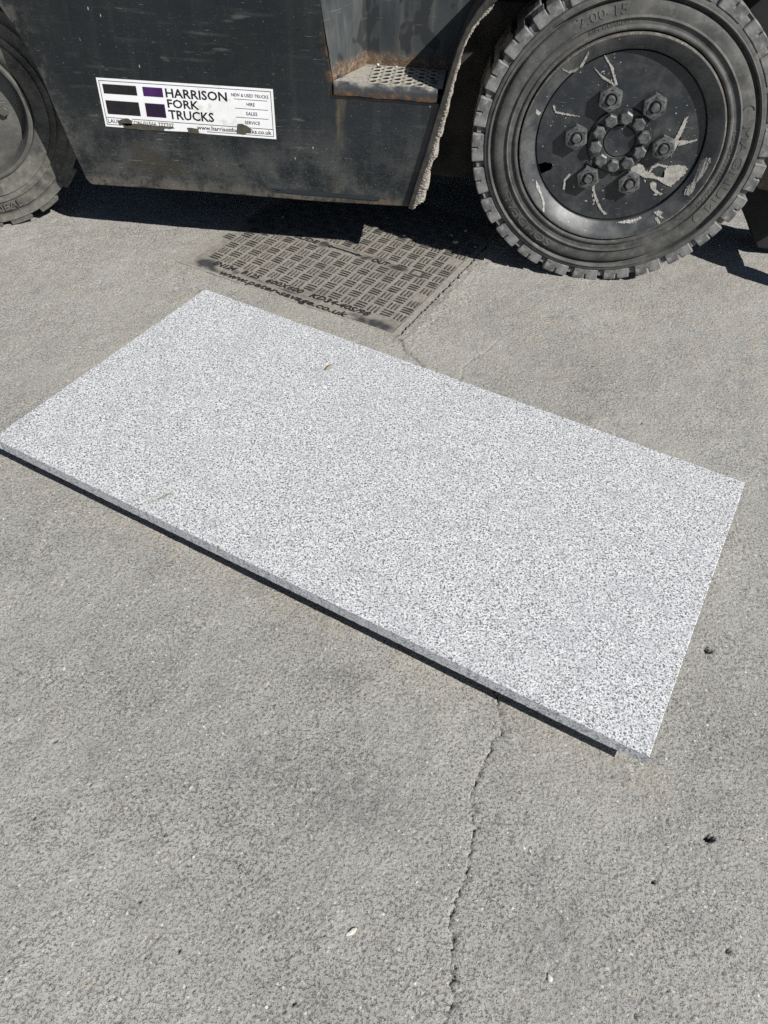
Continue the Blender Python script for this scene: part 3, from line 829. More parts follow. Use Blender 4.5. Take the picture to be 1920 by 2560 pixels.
# arch strip: thick curved plate whose edge faces out
def make_arch():
    m = mb()
    yf, yb = 2.0985, 2.345
    n = len(ARCH_L)
    vs = []
    for (l, r) in zip(ARCH_L, ARCH_R):
        vs += [(l[0], yf, l[1]), (r[0], yf, r[1]), (r[0], yb, r[1]), (l[0], yb, l[1])]
    fs = [(i * 4 + j, (i + 1) * 4 + j, (i + 1) * 4 + (j + 1) % 4, i * 4 + (j + 1) % 4) for i in range(n - 1) for j in range(4)]
    fs += [(0, 1, 2, 3), ((n - 1) * 4 + 3, (n - 1) * 4 + 2, (n - 1) * 4 + 1, (n - 1) * 4)]
    m.add(vs, fs)
    B('wheel_arch', m, 'arch', bevel=0.0014)
    # mud caked along the inner edge of the arch
    outer = [(-0.1325, 0.1592), (-0.1083, 0.1887), (-0.0968, 0.2218), (-0.1010, 0.2605), (-0.0868, 0.2923), (-0.0760, 0.308), (-0.0850, 0.3185), (-0.0701, 0.3637), (-0.0640, 0.4101), (-0.0585, 0.4500), (-0.0460, 0.5176), (-0.0350, 0.5656), (-0.0165, 0.6095), (0.0120, 0.6440), (0.0290, 0.6610)]
    rz = np.array([p[1] for p in ARCH_R[:11]]); rx = np.array([p[0] for p in ARCH_R[:11]])
    oz = np.array([p[1] for p in outer]); ox = np.array([p[0] for p in outer])
    m = mb()
    K = 260
    cols = 7
    vs = []
    r = np.random.default_rng(5)
    rough = r.normal(0, 1, (K, cols))
    lump = np.convolve(r.normal(0, 1, K + 8), np.ones(9) / 3.0, 'valid')[:K]
    for k in range(K):
        z = 0.1592 + (0.659 - 0.1592) * k / (K - 1)
        a = float(np.interp(z, rz, rx))
        b = max(float(np.interp(z, oz, ox)), a + 0.0015)
        wd = b - a
        b += (0.0012 + 0.07 * wd) * lump[k] + 0.0008 * rough[k, 0]
        b = max(b, a + 0.0012)
        bulge = min(0.006, 0.5 * wd)
        for j in range(cols):
            if j < 4:
                t = j / 3.0
                x = a - 0.0012 + (b - a + 0.0012) * t
                y = 2.1005 - bulge * math.sin(t * 2.2) * 0.8 + 0.0011 * rough[k, j] * min(1, wd * 160)
                vs.append((x, y, z + 0.0009 * rough[k, (j + 2) % cols]))
            else:
                t = (j - 3) / 3.0
                vs.append((b + 0.004 * (1 - t) * 0.3 + 0.0012 * rough[k, j] - 0.006 * t * t * min(1, wd * 50), 2.105 + 0.19 * t ** 1.5, z + 0.001 * rough[k, (j + 1) % cols]))
    fs = [(k * cols + j, (k + 1) * cols + j, (k + 1) * cols + j + 1, k * cols + j + 1) for k in range(K - 1) for j in range(cols - 1)]
    m.add(vs, fs)
    B('mud_crust', m, 'mud')
make_arch()

# flat bar and wear along the bottom edge of the panel
m = mb().add([(-0.535, Y0 - 0.0022, 0.1765), (-0.515, Y0 - 0.0026, 0.1790), (-0.2275, Y0 - 0.0026, 0.1785), (-0.2285, Y0 - 0.0026, 0.1695), (-0.35, Y0 - 0.0026, 0.1690), (-0.47, Y0 - 0.0026, 0.1680), (-0.533, Y0 - 0.0022, 0.1690), (-0.505, Y0 - 0.0026, 0.1735),
              (-0.535, Y0 + 0.001, 0.1765), (-0.515, Y0 + 0.001, 0.1790), (-0.2275, Y0 + 0.001, 0.1785), (-0.2285, Y0 + 0.001, 0.1695), (-0.35, Y0 + 0.001, 0.1690), (-0.47, Y0 + 0.001, 0.1680), (-0.533, Y0 + 0.001, 0.1690), (-0.505, Y0 + 0.001, 0.1735)],
             [tuple(range(8))] + [(i, i + 8, (i + 1) % 8 + 8, (i + 1) % 8) for i in range(8)])
B('edge_bar', m, 'blue')

# chassis behind the panel, underside, inner guards
m = mb().box((-0.95, 2.312, 0.172), (0.98, 3.2, 1.25))
P('chassis', m, 'dark')
m = mb().box((-0.148, 2.3035, 0.172), (0.36, 2.3115, 0.62))
P('inner_guard', m, 'inner')
m = mb().box((-1.05, Y0 + 0.016, 0.19), (-0.15, 2.311, 0.21))
P('floor_plate', m, 'dark')
m = mb().box((-2.2, 2.66, 0.14), (-0.952, 3.2, 1.25)).box((-2.1, Y0 + 0.014, 0.80), (-1.25, 2.66, 0.82))
P('rear_wheel_well', m, 'dark')
m = mb().box((-1.45, 2.30, 0.24), (-1.29, 2.66, 0.40))
P('steer_axle', m, 'dark')
m = mb().box((0.30, 2.25, 0.29), (0.46, 2.312, 0.45))
P('drive_axle', m, 'dark')
m = mb().box((-2.0, 3.2, 0.10), (0.98, 3.215, 1.25))
P('far_light_blocker', m, 'dark')  # unseen far side, added low to keep light from under the truck

# mast and fork to the right of the front wheel, plus unseen shadow-casting plates
m = mb().box((0.70, 2.40, 0.22), (0.86, 2.55, 2.2)).box((0.86, 2.41, 0.22), (0.90, 2.54, 2.2))
P('mast_channel', m, 'mast', bevel=0.003)
m = mb().prism_y([(0.775, 0.262), (0.775, 0.40), (1.02, 0.40), (1.02, 0.235), (0.90, 0.228), (0.81, 0.236)], 2.24, 2.33)
P('tilt_bracket', m, 'brown', bevel=0.003)
m = mb().prism_y([(0.905, 0.022), (0.885, 0.05), (0.835, 0.115), (0.79, 0.165), (0.765, 0.20), (0.765, 0.9), (0.875, 0.9), (0.88, 0.20), (0.95, 0.07), (2.0, 0.045), (2.0, 0.030)], 2.335, 2.465)
P('fork', m, 'dark', bevel=0.004)
m = mb().prism_y([(0.968, 0.145), (0.940, 0.175), (0.945, 0.55), (1.0, 0.55), (1.0, 0.145)], 2.135, 2.32)
P('carriage_occluder', m, 'dark', bevel=0.004)  # out of view; plate shaped to cast the shadow beside the front wheel
m = mb().prism_y([(0.985, 0.085), (0.965, 0.125), (0.96, 0.17), (1.03, 0.17), (1.03, 0.10)], 2.095, 2.15)
P('hook_occluder', m, 'dark', bevel=0.003)  # out of view; small plate added for the tip of that shadow

# ------------------------------------------------------------------ wheels
def polar(r, a, y):
    return (r * math.cos(a), y, r * math.sin(a))

def arc_text(body, ang0, ang1, r_base, height, y, parent, mat, raise_=0.0016, name='lettering', slope=0.0, **k):
    """raised letters running clockwise round the sidewall, their tops outward"""
    width = abs(ang0 - ang1) * r_base
    vs, fs = fit_text(body, width, height, extrude=0.5, **k)
    out = []
    for v in vs:
        a = ang0 - v.x / r_base
        rr = r_base + v.y
        yy = y - (raise_ if v.z > 0 else -0.003) + slope * (rr - r_base)
        out.append(polar(rr, a, yy))
    m = MB().add([sag(v) for v in out], fs)
    return m.build(name, MAT[mat], parent)

def block_mesh(name, a0, a1, r_in, r_out, y0, y1, sipe, jag, mat, bev=0.0026):
    am = (a0 + a1) / 2
    s = sipe / r_out / 2
    pts = [(a0, r_in), (a0 + 0.004, r_out), ]
    pts += [(a0 + (am - a0) * 0.5, r_out + jag), (am - s, r_out)] if not sipe else [(a0 + (am - a0) * 0.5, r_out + jag), (am - s, r_out), (am - s, r_out - 0.015), (am + s, r_out - 0.015), (am + s, r_out)]
    pts += [(a1 - (a1 - am) * 0.5, r_out + jag), (a1 - 0.004, r_out), (a1, r_in), (am, r_in)]
    n = len(pts)
    vs = [polar(r, a, y0) for a, r in pts] + [polar(r, a, y1) for a, r in pts]
    fs = [tuple(range(n)), tuple(range(2 * n - 1, n - 1, -1))] + [(i, i + n, (i + 1) % n + n, (i + 1) % n) for i in range(n)]
    me = bpy.data.meshes.new(name)
    me.from_pydata(vs, [], fs)
    bm = bmesh.new(); bm.from_mesh(me)
    bmesh.ops.recalc_face_normals(bm, faces=bm.faces)
    if bev:
        bmesh.ops.bevel(bm, geom=[e for e in bm.edges if e.calc_face_angle(0) > 0.6], offset=bev, segments=1, affect='EDGES')
    bm.to_mesh(me); bm.free()
    me.materials.append(MAT[mat])
    return me

def hexa(m, cx, cz, r, y0, y1, rot, cham=0.16, n=6):
    """a chamfered hex head whose face looks out along -y"""
    rings = [(r, y0), (r, y1 + (y0 - y1) * 0.14), (r * (1 - cham), y1)]
    vs = []
    for rr, y in rings:
        for k in range(n):
            a = rot + 2 * math.pi * k / n
            vs.append((cx + rr * math.cos(a), y, cz + rr * math.sin(a)))
    fs = [(q * n + k, q * n + (k + 1) % n, (q + 1) * n + (k + 1) % n, (q + 1) * n + k) for q in range(2) for k in range(n)]
    m.add(vs, fs)
    return vs[-n:]

def disc_ring(m, cx, cz, prof, n=20):
    vs = []
    for r, y in prof:
        for k in range(n):
            a = 2 * math.pi * k / n
            vs.append((cx + r * math.cos(a), y, cz + r * math.sin(a)))
    q = len(prof)
    fs = [(i * n + k, i * n + (k + 1) % n, (i + 1) * n + (k + 1) % n, (i + 1) * n + k) for i in range(q - 1) for k in range(n)]
    m.add(vs, fs)

def copy_part(o, parent):
    c = o.copy()
    C.objects.link(c)
    c.parent = parent
    return c

# --- front wheel
FW = (0.380, 2.094, 0.379)
YD = 0.0195
TOFF = (0.0012, -0.0052)   # the worn tyre sits a little low on the rim
rimprof = [(0.0001, YD), (0.05, YD), (0.10, YD), (0.168, YD), (0.172, YD), (0.176, YD), (0.180, YD), (0.184, YD), (0.188, YD), (0.192, YD), (0.196, YD), (0.200, YD), (0.2035, YD), (0.2060, YD), (0.2068, YD + 0.012), (0.2095, YD + 0.012), (0.2105, 0.0145), (0.2130, 0.0122), (0.2250, 0.0030), (0.2360, -0.0050), (0.2425, -0.0088), (0.2465, -0.0105), (0.2495, -0.0098), (0.2510, -0.006), (0.2505, 0.02), (0.250, 0.16)]
def slot(k, j):
    a = 360 * (k + 0.5) / 288
    r = (rimprof[j][0] + rimprof[j + 1][0]) / 2
    return r < 0.2062 and abs((a - 205.3) / 3.9) ** 2.6 + abs((r - 0.197) / 0.024) ** 2.6 < 1
m = MB().lathe(rimprof, 288, slot)
wheel = m.build('wheel', MAT['rim'], truck, loc=tuple(Vector(FW) - Vector(ROOT)))
shade_auto(wheel, 30)
m = MB().lathe([(0.0001, 0.075), (0.249, 0.075)], 48)
m.build('dark_backing_disc', MAT['dark'], wheel)  # plain dark disc closing the rim, standing in for shade behind the slot

tprof = [(0.2512, 0.03), (0.2515, 0.008), (0.2535, 0.001), (0.2555, -0.006), (0.2590, -0.0088), (0.2640, -0.0085), (0.2660, -0.0060), (0.2672, -0.0040), (0.2795, -0.0042), (0.2805, -0.0080), (0.2825, -0.0094), (0.2850, -0.0082), (0.2870, -0.0045), (0.3000, -0.0040), (0.3140, -0.0025), (0.3170, 0.0005), (0.3195, 0.0085), (0.3235, 0.0090), (0.3262, 0.0020), (0.3275, -0.0050), (0.3300, -0.0066), (0.3318, -0.0060), (0.3330, -0.0035), (0.3380, -0.0030), (0.3412, -0.0012), (0.3420, 0.0050), (0.3450, 0.0055), (0.3490, 0.0070), (0.3515, 0.012), (0.3520, 0.03), (0.3520, 0.17), (0.345, 0.186), (0.30, 0.19), (0.2512, 0.18)]
def sag(v):
    t = min(1.0, max(0.0, (math.hypot(v[0], v[2]) - 0.252) / 0.09))
    return Vector((v[0] + TOFF[0] * t, v[1], v[2] + TOFF[1] * t))
tm = MB().lathe(tprof, 192)
tm.v = [sag(v) for v in tm.v]
tyre = tm.build('tyre', MAT['tyre'], wheel)
shade_auto(tyre, 50)
NB = 26
st = 2 * math.pi / NB
g0 = R_(137.0)
gapw = R_(2.5)
outer_variants = [block_mesh('tread_block', gapw / 2, st - gapw / 2, 0.3425, 0.3745 + dr, -0.0004 + dy, 0.056, 0.003, -0.0004 + 0.0006 * q, 'tread') for q, (dr, dy) in enumerate(((0, 0), (-0.001, 0.0009), (0.0005, -0.0008)))]
inner_me = block_mesh('tread_block', gapw / 2, st - gapw / 2, 0.347, 0.3735, 0.072, 0.184, 0, 0, 'tread')
web_me = block_mesh('tread_web', -gapw / 2 - 0.004, gapw / 2 + 0.004, 0.345, 0.3640, 0.007, 0.056, 0, 0, 'tread', 0.0012)
for k in range(NB):
    for nm, me, ph in (('tread_block', outer_variants[(k * 7) % 3], 0), ('tread_block', inner_me, st / 2), ('tread_web', web_me, 0)):
        o = link_mesh(nm, me, wheel)
        o.rotation_euler = (0, -(g0 + k * st + ph), 0)
        o.location = (TOFF[0], 0, TOFF[1])
# hub plate, cap, bolts, nuts
m = MB()
disc_ring(m, 0, 0, [(0.0790, YD + 0.0005), (0.0785, YD - 0.003), (0.0770, YD - 0.0045), (0.0420, YD - 0.0045), (0.0410, YD - 0.0035), (0.0400, YD + 0.0005)], 64)
hub = m.build('hub_plate', MAT['rim'], wheel); shade_auto(hub, 40)
m = MB()
disc_ring(m, 0, 0, [(0.0385, YD + 0.001), (0.0382, YD - 0.003), (0.0370, YD - 0.0042), (0.0001, YD - 0.0042)], 48)
m.build('hub_cap', MAT['rim'], wheel)
groove = MB(); disc_ring(groove, 0, 0, [(0.0820, YD - 0.0002), (0.0785, YD - 0.0004)], 64)
groove.build('hub_groove', MAT['dark'], wheel)
nut_angles = [115, 55.5, -2, -63.5, -122.5, 177.5]
for q, a in enumerate(nut_angles):
    cx, cz = 0.1105 * math.cos(R_(a)), 0.1105 * math.sin(R_(a))
    m = MB()
    disc_ring(m, cx, cz, [(0.0262, YD), (0.0262, YD - 0.0032), (0.020, YD - 0.0042)], 24)
    hexa(m, cx, cz, 0.0302, YD - 0.003, YD - 0.0215, R_(a) * 0.3 + q * 0.37, 0.22)
    n_ = 6
    # open face: bore with the stud end standing in it
    disc_ring(m, cx, cz, [(0.0212, YD - 0.0214), (0.0190, YD - 0.0217), (0.0150, YD - 0.0205), (0.0142, YD - 0.012), (0.0105, YD - 0.012), (0.0105, YD - 0.0265), (0.0090, YD - 0.0285), (0.0001, YD - 0.0285)], 20)
    o = m.build('wheel_nut', MAT['nut'], wheel)
    shade_auto(o, 28)
for k in range(10):
    a = R_(16 + 36 * k)
    cx, cz = 0.0592 * math.cos(a), 0.0592 * math.sin(a)
    m = MB()
    top = hexa(m, cx, cz, 0.0166, YD - 0.004, YD - 0.0185, k * 2.37, 0.2)
    m.add(top, [tuple(range(6))])
    o = m.build('hub_bolt', MAT['nut'], wheel)
    shade_auto(o, 25)
# cement splashed over the disc and the rim
SPLASH = [
[(0.0642, 0.0189, -0.0514), (0.0755, 0.0189, -0.0561), (0.0849, 0.0189, -0.0696), (0.1046, 0.0189, -0.0737), (0.1167, 0.0189, -0.0813), (0.1357, 0.0189, -0.0826), (0.1333, 0.0189, -0.0598), (0.1406, 0.0189, -0.0507), (0.1649, 0.0189, -0.0472), (0.1823, 0.0189, -0.0486), (0.1899, 0.0189, -0.0551), (0.1841, 0.0189, -0.0727), (0.1717, 0.0189, -0.0883), (0.162, 0.0189, -0.1037), (0.1467, 0.0189, -0.1007), (0.1266, 0.0189, -0.0907), (0.1109, 0.0189, -0.0862), (0.0881, 0.0189, -0.0867), (0.0718, 0.0189, -0.0794), (0.0499, 0.0189, -0.0725), (0.0449, 0.0189, -0.0644)],
[(0.094, 0.0189, -0.0717), (0.0971, 0.0189, -0.0571), (0.11, 0.0189, -0.0476), (0.1382, 0.0189, -0.0523), (0.1396, 0.0189, -0.057), (0.1131, 0.0189, -0.0535), (0.1024, 0.0189, -0.061), (0.0986, 0.0189, -0.0728)],
[(0.1051, 0.0189, -0.1013), (0.1119, 0.0189, -0.0948), (0.122, 0.0189, -0.0998), (0.1242, 0.0189, -0.1129), (0.1352, 0.0189, -0.1209), (0.1464, 0.0189, -0.1244), (0.1401, 0.0189, -0.1279), (0.1239, 0.0189, -0.1219), (0.1111, 0.0189, -0.1126)],
[(-0.0447, 0.0189, -0.1053), (-0.0365, 0.0189, -0.1031), (-0.0325, 0.0189, -0.1295), (-0.0164, 0.0189, -0.1583), (0.0009, 0.0189, -0.1814), (0.0151, 0.0189, -0.191), (0.0067, 0.0189, -0.1934), (-0.0107, 0.0189, -0.1763), (-0.0265, 0.0189, -0.1531), (-0.0382, 0.0189, -0.13)],
[(-0.083, 0.0189, 0.1912), (-0.0749, 0.0189, 0.1847), (-0.0543, 0.0189, 0.1646), (-0.05, 0.0189, 0.1527), (-0.0349, 0.0189, 0.1292), (-0.0415, 0.0189, 0.1288), (-0.0533, 0.0189, 0.1501), (-0.0626, 0.0189, 0.1664), (-0.0788, 0.0189, 0.1844)],
[(-0.1013, 0.0189, 0.1625), (-0.0762, 0.0189, 0.146), (-0.0492, 0.0189, 0.1332), (-0.0395, 0.0189, 0.1264), (-0.048, 0.0189, 0.1283), (-0.0748, 0.0189, 0.14)],
[(0.1349, 0.0189, 0.0153), (0.1393, 0.0189, 0.037), (0.1447, 0.0189, 0.0638), (0.1508, 0.0189, 0.0746), (0.1529, 0.0189, 0.0592), (0.1489, 0.0189, 0.0325), (0.1438, 0.0189, 0.0133), (0.1715, 0.0189, 0.0128), (0.1913, 0.0189, 0.0197), (0.1899, 0.0189, 0.0156), (0.1705, 0.0189, 0.0072), (0.1455, 0.0189, -0.0016), (0.1407, 0.0189, -0.0226), (0.1398, 0.0189, -0.0339), (0.1369, 0.0189, -0.0146), (0.137, 0.0189, -0.0009)],
[(-0.1816, 0.0189, 0.069), (-0.1764, 0.0189, 0.0707), (-0.1712, 0.0189, 0.058), (-0.14, 0.0189, 0.0538), (-0.1087, 0.0189, 0.0497), (-0.1392, 0.0189, 0.05), (-0.1732, 0.0189, 0.054)],
[(-0.1164, 0.0189, -0.1338), (-0.1182, 0.0189, -0.1101), (-0.1073, 0.0189, -0.0916), (-0.1025, 0.0189, -0.0941), (-0.1121, 0.0189, -0.111), (-0.1106, 0.0189, -0.1363)],
[(-0.0617, 0.0189, -0.0618), (-0.062, 0.0189, -0.0476), (-0.0553, 0.0189, -0.0456), (-0.0547, 0.0189, -0.0612), (-0.0535, 0.0189, -0.0726), (-0.0609, 0.0189, -0.0717)],
[(-0.1917, 0.0052, -0.1105), (-0.1799, 0.0058, -0.1275), (-0.1672, 0.003, -0.1493), (-0.158, -0.0015, -0.1677), (-0.156, -0.0105, -0.1881), (-0.161, -0.0108, -0.1853), (-0.1646, -0.0032, -0.1645), (-0.1738, 0.001, -0.1459), (-0.1891, 0.0007, -0.1262)],
[(0.043, 0.0106, -0.2097), (0.0651, 0.012, -0.202), (0.0845, 0.0107, -0.1965), (0.1028, 0.011, -0.1871), (0.1076, 0.0075, -0.1897), (0.0935, 0.0066, -0.1984), (0.0804, 0.0057, -0.2055)],
[(0.1335, 0.0085, -0.1708), (0.1434, 0.0073, -0.1648), (0.1546, 0.0013, -0.1655), (0.1508, -0.0013, -0.1739), (0.1628, -0.0091, -0.1783), (0.1518, -0.0044, -0.1785), (0.1413, 0.0025, -0.175)],
[(0.1385, -0.0001, -0.1817), (0.1447, -0.0007, -0.1778), (0.1545, -0.0108, -0.1907), (0.1494, -0.0105, -0.1935)],
[(-0.181, -0.0105, 0.1644), (-0.1612, 0.0038, 0.1543), (-0.148, 0.01, 0.1558), (-0.1343, 0.0109, 0.1661), (-0.125, -0.007, 0.2026), (-0.1209, -0.002, 0.1969), (-0.1276, 0.0189, 0.1619), (-0.1436, 0.0189, 0.1498), (-0.1602, 0.0066, 0.1499)],
[(0.2133, 0.0099, -0.027), (0.2272, 0.0004, -0.0152), (0.2334, -0.0043, -0.0197), (0.2293, -0.0032, -0.0399), (0.2247, -0.0031, -0.0601), (0.2151, -0.0013, -0.0817), (0.2145, -0.006, -0.1001), (0.2072, -0.0055, -0.1127), (0.1944, 0.0021, -0.1142), (0.1978, 0.0065, -0.0953), (0.2092, 0.0036, -0.0786)],
[(-0.223, -0.0033, 0.0669), (-0.2133, 0.0051, 0.0596), (-0.2078, 0.0103, 0.053), (-0.2143, 0.0061, 0.05), (-0.2209, 0.0004, 0.0554)],

]
drops = []
for s in SPLASH:
    n = len(s)
    c = tuple(sum(p[i] for p in s) / n for i in range(3))
    # ragged outline, finest where the streaks thin out
    pts = []
    for i in range(n):
        p, q = Vector(s[i]), Vector(s[(i + 1) % n])
        L = (q - p).length
        m_ = max(3, int(L / 0.0022))
        for t in range(m_):
            v = p.lerp(q, t / m_)
            v += Vector((random.gauss(0, 1), 0, random.gauss(0, 1))) * 0.00055
            v += (Vector(c) - v) * random.choice((0, 0, 0, 0, 0.05, -0.02)) * min(1, 0.03 / max(0.01, L + 0.02))
            pts.append(v)
    for _ in range(max(4, int(14 * min(1.0, sum((Vector(s[i]) - Vector(s[i - 1])).length for i in range(n)) / 0.2)))):
        p = Vector(random.choice(s)) + Vector((random.gauss(0, 0.012), 0, random.gauss(0, 0.012)))
        if math.hypot(p.x, p.z) < 0.2 and s[0][1] > 0.015 and math.hypot(p.x, p.z) > 0.08:
            drops.append((p.x, p.z, abs(random.gauss(0, 0.0011)) + 0.0004, random.uniform(0.6, 2.4), random.uniform(0, 3)))
    k = len(pts)
    me = bpy.data.meshes.new('cement_splash')
    bm = bmesh.new()
    top = [bm.verts.new(v + Vector((0, -0.0011, 0))) for v in pts]
    bot = [bm.verts.new(v + Vector((0, 0.0012, 0))) for v in pts]
    f = bm.faces.new(top)
    for i in range(k):
        bm.faces.new((top[i], bot[i], bot[(i + 1) % k], top[(i + 1) % k]))
    bmesh.ops.triangulate(bm, faces=[f])
    bmesh.ops.recalc_face_normals(bm, faces=bm.faces)
    bm.to_mesh(me); bm.free()
    me.materials.append(MAT['splash'])
    link_mesh('cement_splash', me, wheel)
m = MB()
for (x, z, r, el, rot) in drops:
    vs = []
    for k in range(7):
        a = 2 * math.pi * k / 7
        ex, ez = r * el * math.cos(a) * random.uniform(0.7, 1.2), r * math.sin(a) * random.uniform(0.7, 1.2)
        vs.append((x + ex * math.cos(rot) - ez * math.sin(rot), YD - 0.0005, z + ex * math.sin(rot) + ez * math.cos(rot)))
    vs.append((x, YD - 0.0012, z))
    m.add(vs, [(k, (k + 1) % 7, 7) for k in range(7)])
tag(m.build('cement_specks', MAT['splash'], wheel), kind='stuff')
# sidewall lettering
arc_text('7.00-15', R_(121.5), R_(100.5), 0.2925, 0.0215, -0.0042, wheel, 'letter', offset=0.004, slope=0.07)
arc_text('RIM GUARD', R_(118.5), R_(101), 0.2688, 0.0088, -0.0041, wheel, 'letter', 0.0010)
arc_text('MAGNUM', R_(13.5), R_(-28.5), 0.2905, 0.0205, -0.0043, wheel, 'letter', 0.0014, slope=0.07, offset=-0.008)
arc_text('EUROPEAN TECHNOLOGY', R_(11.5), R_(-31), 0.2685, 0.0092, -0.0041, wheel, 'letter', 0.0010)
arc_text('SOLIDEAL', R_(-114.5), R_(-151), 0.2935, 0.0195, -0.0042, wheel, 'letter', 0.0014, slope=0.07)
# oval badge outline ends round the brand name
for aa in (22.0, -36.5):
    m = MB()
    N = 14
    for k in range(N):
        t0 = math.pi * k / N - math.pi / 2
        t1 = math.pi * (k + 1) / N - math.pi / 2
        sgn = 1 if aa > 0 else -1
        vs = []
        for t in (t0, t1):
            for rr in (0.0130, 0.0145):
                a = R_(aa - sgn * 2.6) + sgn * rr * math.cos(t) / 0.30
                r = 0.3005 + rr * math.sin(t)
                vs.append(polar(r, a, -0.0040 + 0.07 * (r - 0.3) - 0.0014))
        vs += [(x, y + 0.004, z) for x, y, z in vs]
        m.add(vs, [(0, 1, 3, 2), (0, 2, 6, 4), (1, 5, 7, 3)])
    m.build('badge_outline', MAT['letter'], wheel)

# --- rear wheel, steered inwards
RW = (-1.370, 2.078, 0.3165)
rr_prof = [(0.0001, 0.046), (0.05, 0.046), (0.150, 0.046), (0.160, 0.050), (0.1640, 0.030), (0.1660, 0.004), (0.1690, -0.003), (0.1750, -0.005), (0.1800, -0.003), (0.1815, 0.004), (0.1812, 0.02), (0.18, 0.15)]
wheel2 = MB().lathe(rr_prof, 96).build('wheel', MAT['rear_rim'], truck, loc=tuple(Vector(RW) - Vector(ROOT)))
shade_auto(wheel2, 30)
wheel2.rotation_euler = (0, 0, R_(25))
t2 = [(0.1818, 0.03), (0.1820, 0.006), (0.1850, 0.001), (0.2050, -0.006), (0.2220, -0.010), (0.2240, -0.0055), (0.2265, -0.0050), (0.2400, -0.0085), (0.2420, -0.0035), (0.2450, -0.003), (0.2700, -0.005), (0.2720, -0.0015), (0.2780, 0.0015), (0.2860, 0.0020), (0.2930, -0.003), (0.2985, -0.004), (0.3010, 0.0), (0.3015, 0.03), (0.3015, 0.13), (0.29, 0.15), (0.1818, 0.15)]
o = MB().lathe(t2, 160).build('tyre', MAT['rear_tyre'], wheel2)
shade_auto(o, 40)
NB2 = 20
st2 = 2 * math.pi / NB2
bm2 = [block_mesh('tread_block', 0.05, st2 - 0.05, 0.2985, 0.3165 - dr, 0.0 + dy, 0.135, 0, -0.0005, 'rear_tyre', 0.0025) for dr, dy in ((0, 0), (0.0028, 0.002), (0.0012, -0.001))]
for k in range(NB2):
    o = link_mesh('tread_block', bm2[(k * 5 + k // 3) % 3], wheel2)
    o.rotation_euler = (0, -(R_(-84) + k * st2 + random.uniform(-0.035, 0.035)), 0)
m = MB()
disc_ring(m, 0, 0, [(0.066, 0.0465), (0.065, 0.012), (0.060, 0.008), (0.0001, 0.008)], 40)
o = m.build('hub_cap', MAT['rear_rim'], wheel2); shade_auto(o, 40)
for k in range(6):
    a = R_(-4 + 60 * k)
    cx, cz = 0.1085 * math.cos(a), 0.1085 * math.sin(a)
    m = MB()
    top = hexa(m, cx, cz, 0.0135, 0.046, 0.030, 0.3 + k, 0.2)
    m.add(top, [tuple(range(6))])
    o = m.build('wheel_nut', MAT['rear_rim'], wheel2)
    shade_auto(o, 25)
# the brand letters along the bottom of the sidewall, upright
vs, fs = fit_text('SOLIDEAL', 0.155, 0.0205, extrude=0.5, offset=-0.004)
out = []
for v in vs:
    a = R_(-103) + v.x / 0.265
    out.append(polar(0.2665 - v.y, a, -0.0085 - 0.0016 if v.z > 0 else 0.0))
MB().add(out, fs).build('lettering', MAT['rear_tyre'], wheel2)

# ------------------------------------------------------------------ the sticker on the panel
TL, TR, BR, BL = Vector((-0.9793, 0, 0.4293)), Vector((-0.5120, 0, 0.4352)), Vector((-0.5111, 0, 0.3117)), Vector((-0.9803, 0, 0.3084))
def stk(s, t, y):
    v = TL.lerp(TR, s).lerp(BL.lerp(BR, s), t)
    return (v.x, Y0 - y, v.z)
def quad_strip(m, pts, y, y_in):
    n = len(pts)
    m.add([stk(s, t, y) for s, t in pts] + [stk(s, t, y_in) for s, t in pts], [tuple(range(n))] + [(i, i + n, (i + 1) % n + n, (i + 1) % n) for i in range(n)])
m = mb()
edge = [(0, 0), (1, 0), (1, 1), (0.60, 1.0), (0.49, 0.985), (0.35, 1.0), (0.22, 0.945), (0.115, 0.935), (0.105, 1.0), (0, 1)]
quad_strip(m, edge, 0.0009, -0.0005)
sticker = B('sticker', m, 'sticker')
def flat(name, pts_list, mat, y=0.00125):
    m = mb()
    for pts in pts_list:
        quad_strip(m, pts, y, 0.0008)
    return B(name, m, mat, sticker)
def rect(s0, t0, s1, t1): return [(s0, t0), (s1, t0), (s1, t1), (s0, t1)]
flat('flag_panel', [rect(0.030, 0.115, 0.223, 0.307)], 'ink')
flat('flag_panel', [rect(0.259, 0.120, 0.373, 0.306)], 'purple')
flat('flag_panel', [rect(0.029, 0.444, 0.222, 0.728)], 'ink')
flat('flag_panel', [rect(0.258, 0.446, 0.372, 0.725)], 'plum')
ls, lt = 0.0028, 0.0105
flat('border_line', [rect(0.012, 0.045, 0.988, 0.045 + lt), rect(0.012, 0.945, 0.083, 0.945 + lt), rect(0.60, 0.945, 0.988, 0.945 + lt), rect(0.012, 0.0556, 0.012 + ls, 0.944), rect(0.988 - ls, 0.0556, 0.988, 0.944), rect(0.0149, 0.798, 0.112, 0.798 + lt), rect(0.165, 0.798, 0.785, 0.798 + lt), rect(0.85, 0.798, 0.985, 0.798 + lt)], 'ink')
flat('rule_line', [rect(0.777, t, 0.964, t + 0.009) for t in (0.233, 0.416, 0.597)], 'ink')
SW, SH = 0.4683, 0.1222
def label_text(body, s0, s1, t_base, t_h, offset=0.0, clip=None):
    vs, fs = fit_text(body, (s1 - s0) * SW, t_h * SH, offset=offset)
    m = mb().add([stk(s0 + v.x / SW, t_base - v.y / SH, 0.0013) for v in vs], fs)
    return B('lettering', m, 'ink', sticker)
label_text('HARRISON', 0.388, 0.738, 0.295, 0.172, 0.020)
label_text('FORK', 0.390, 0.572, 0.503, 0.165, 0.020)
label_text('TRUCKS', 0.388, 0.650, 0.735, 0.180, 0.020)
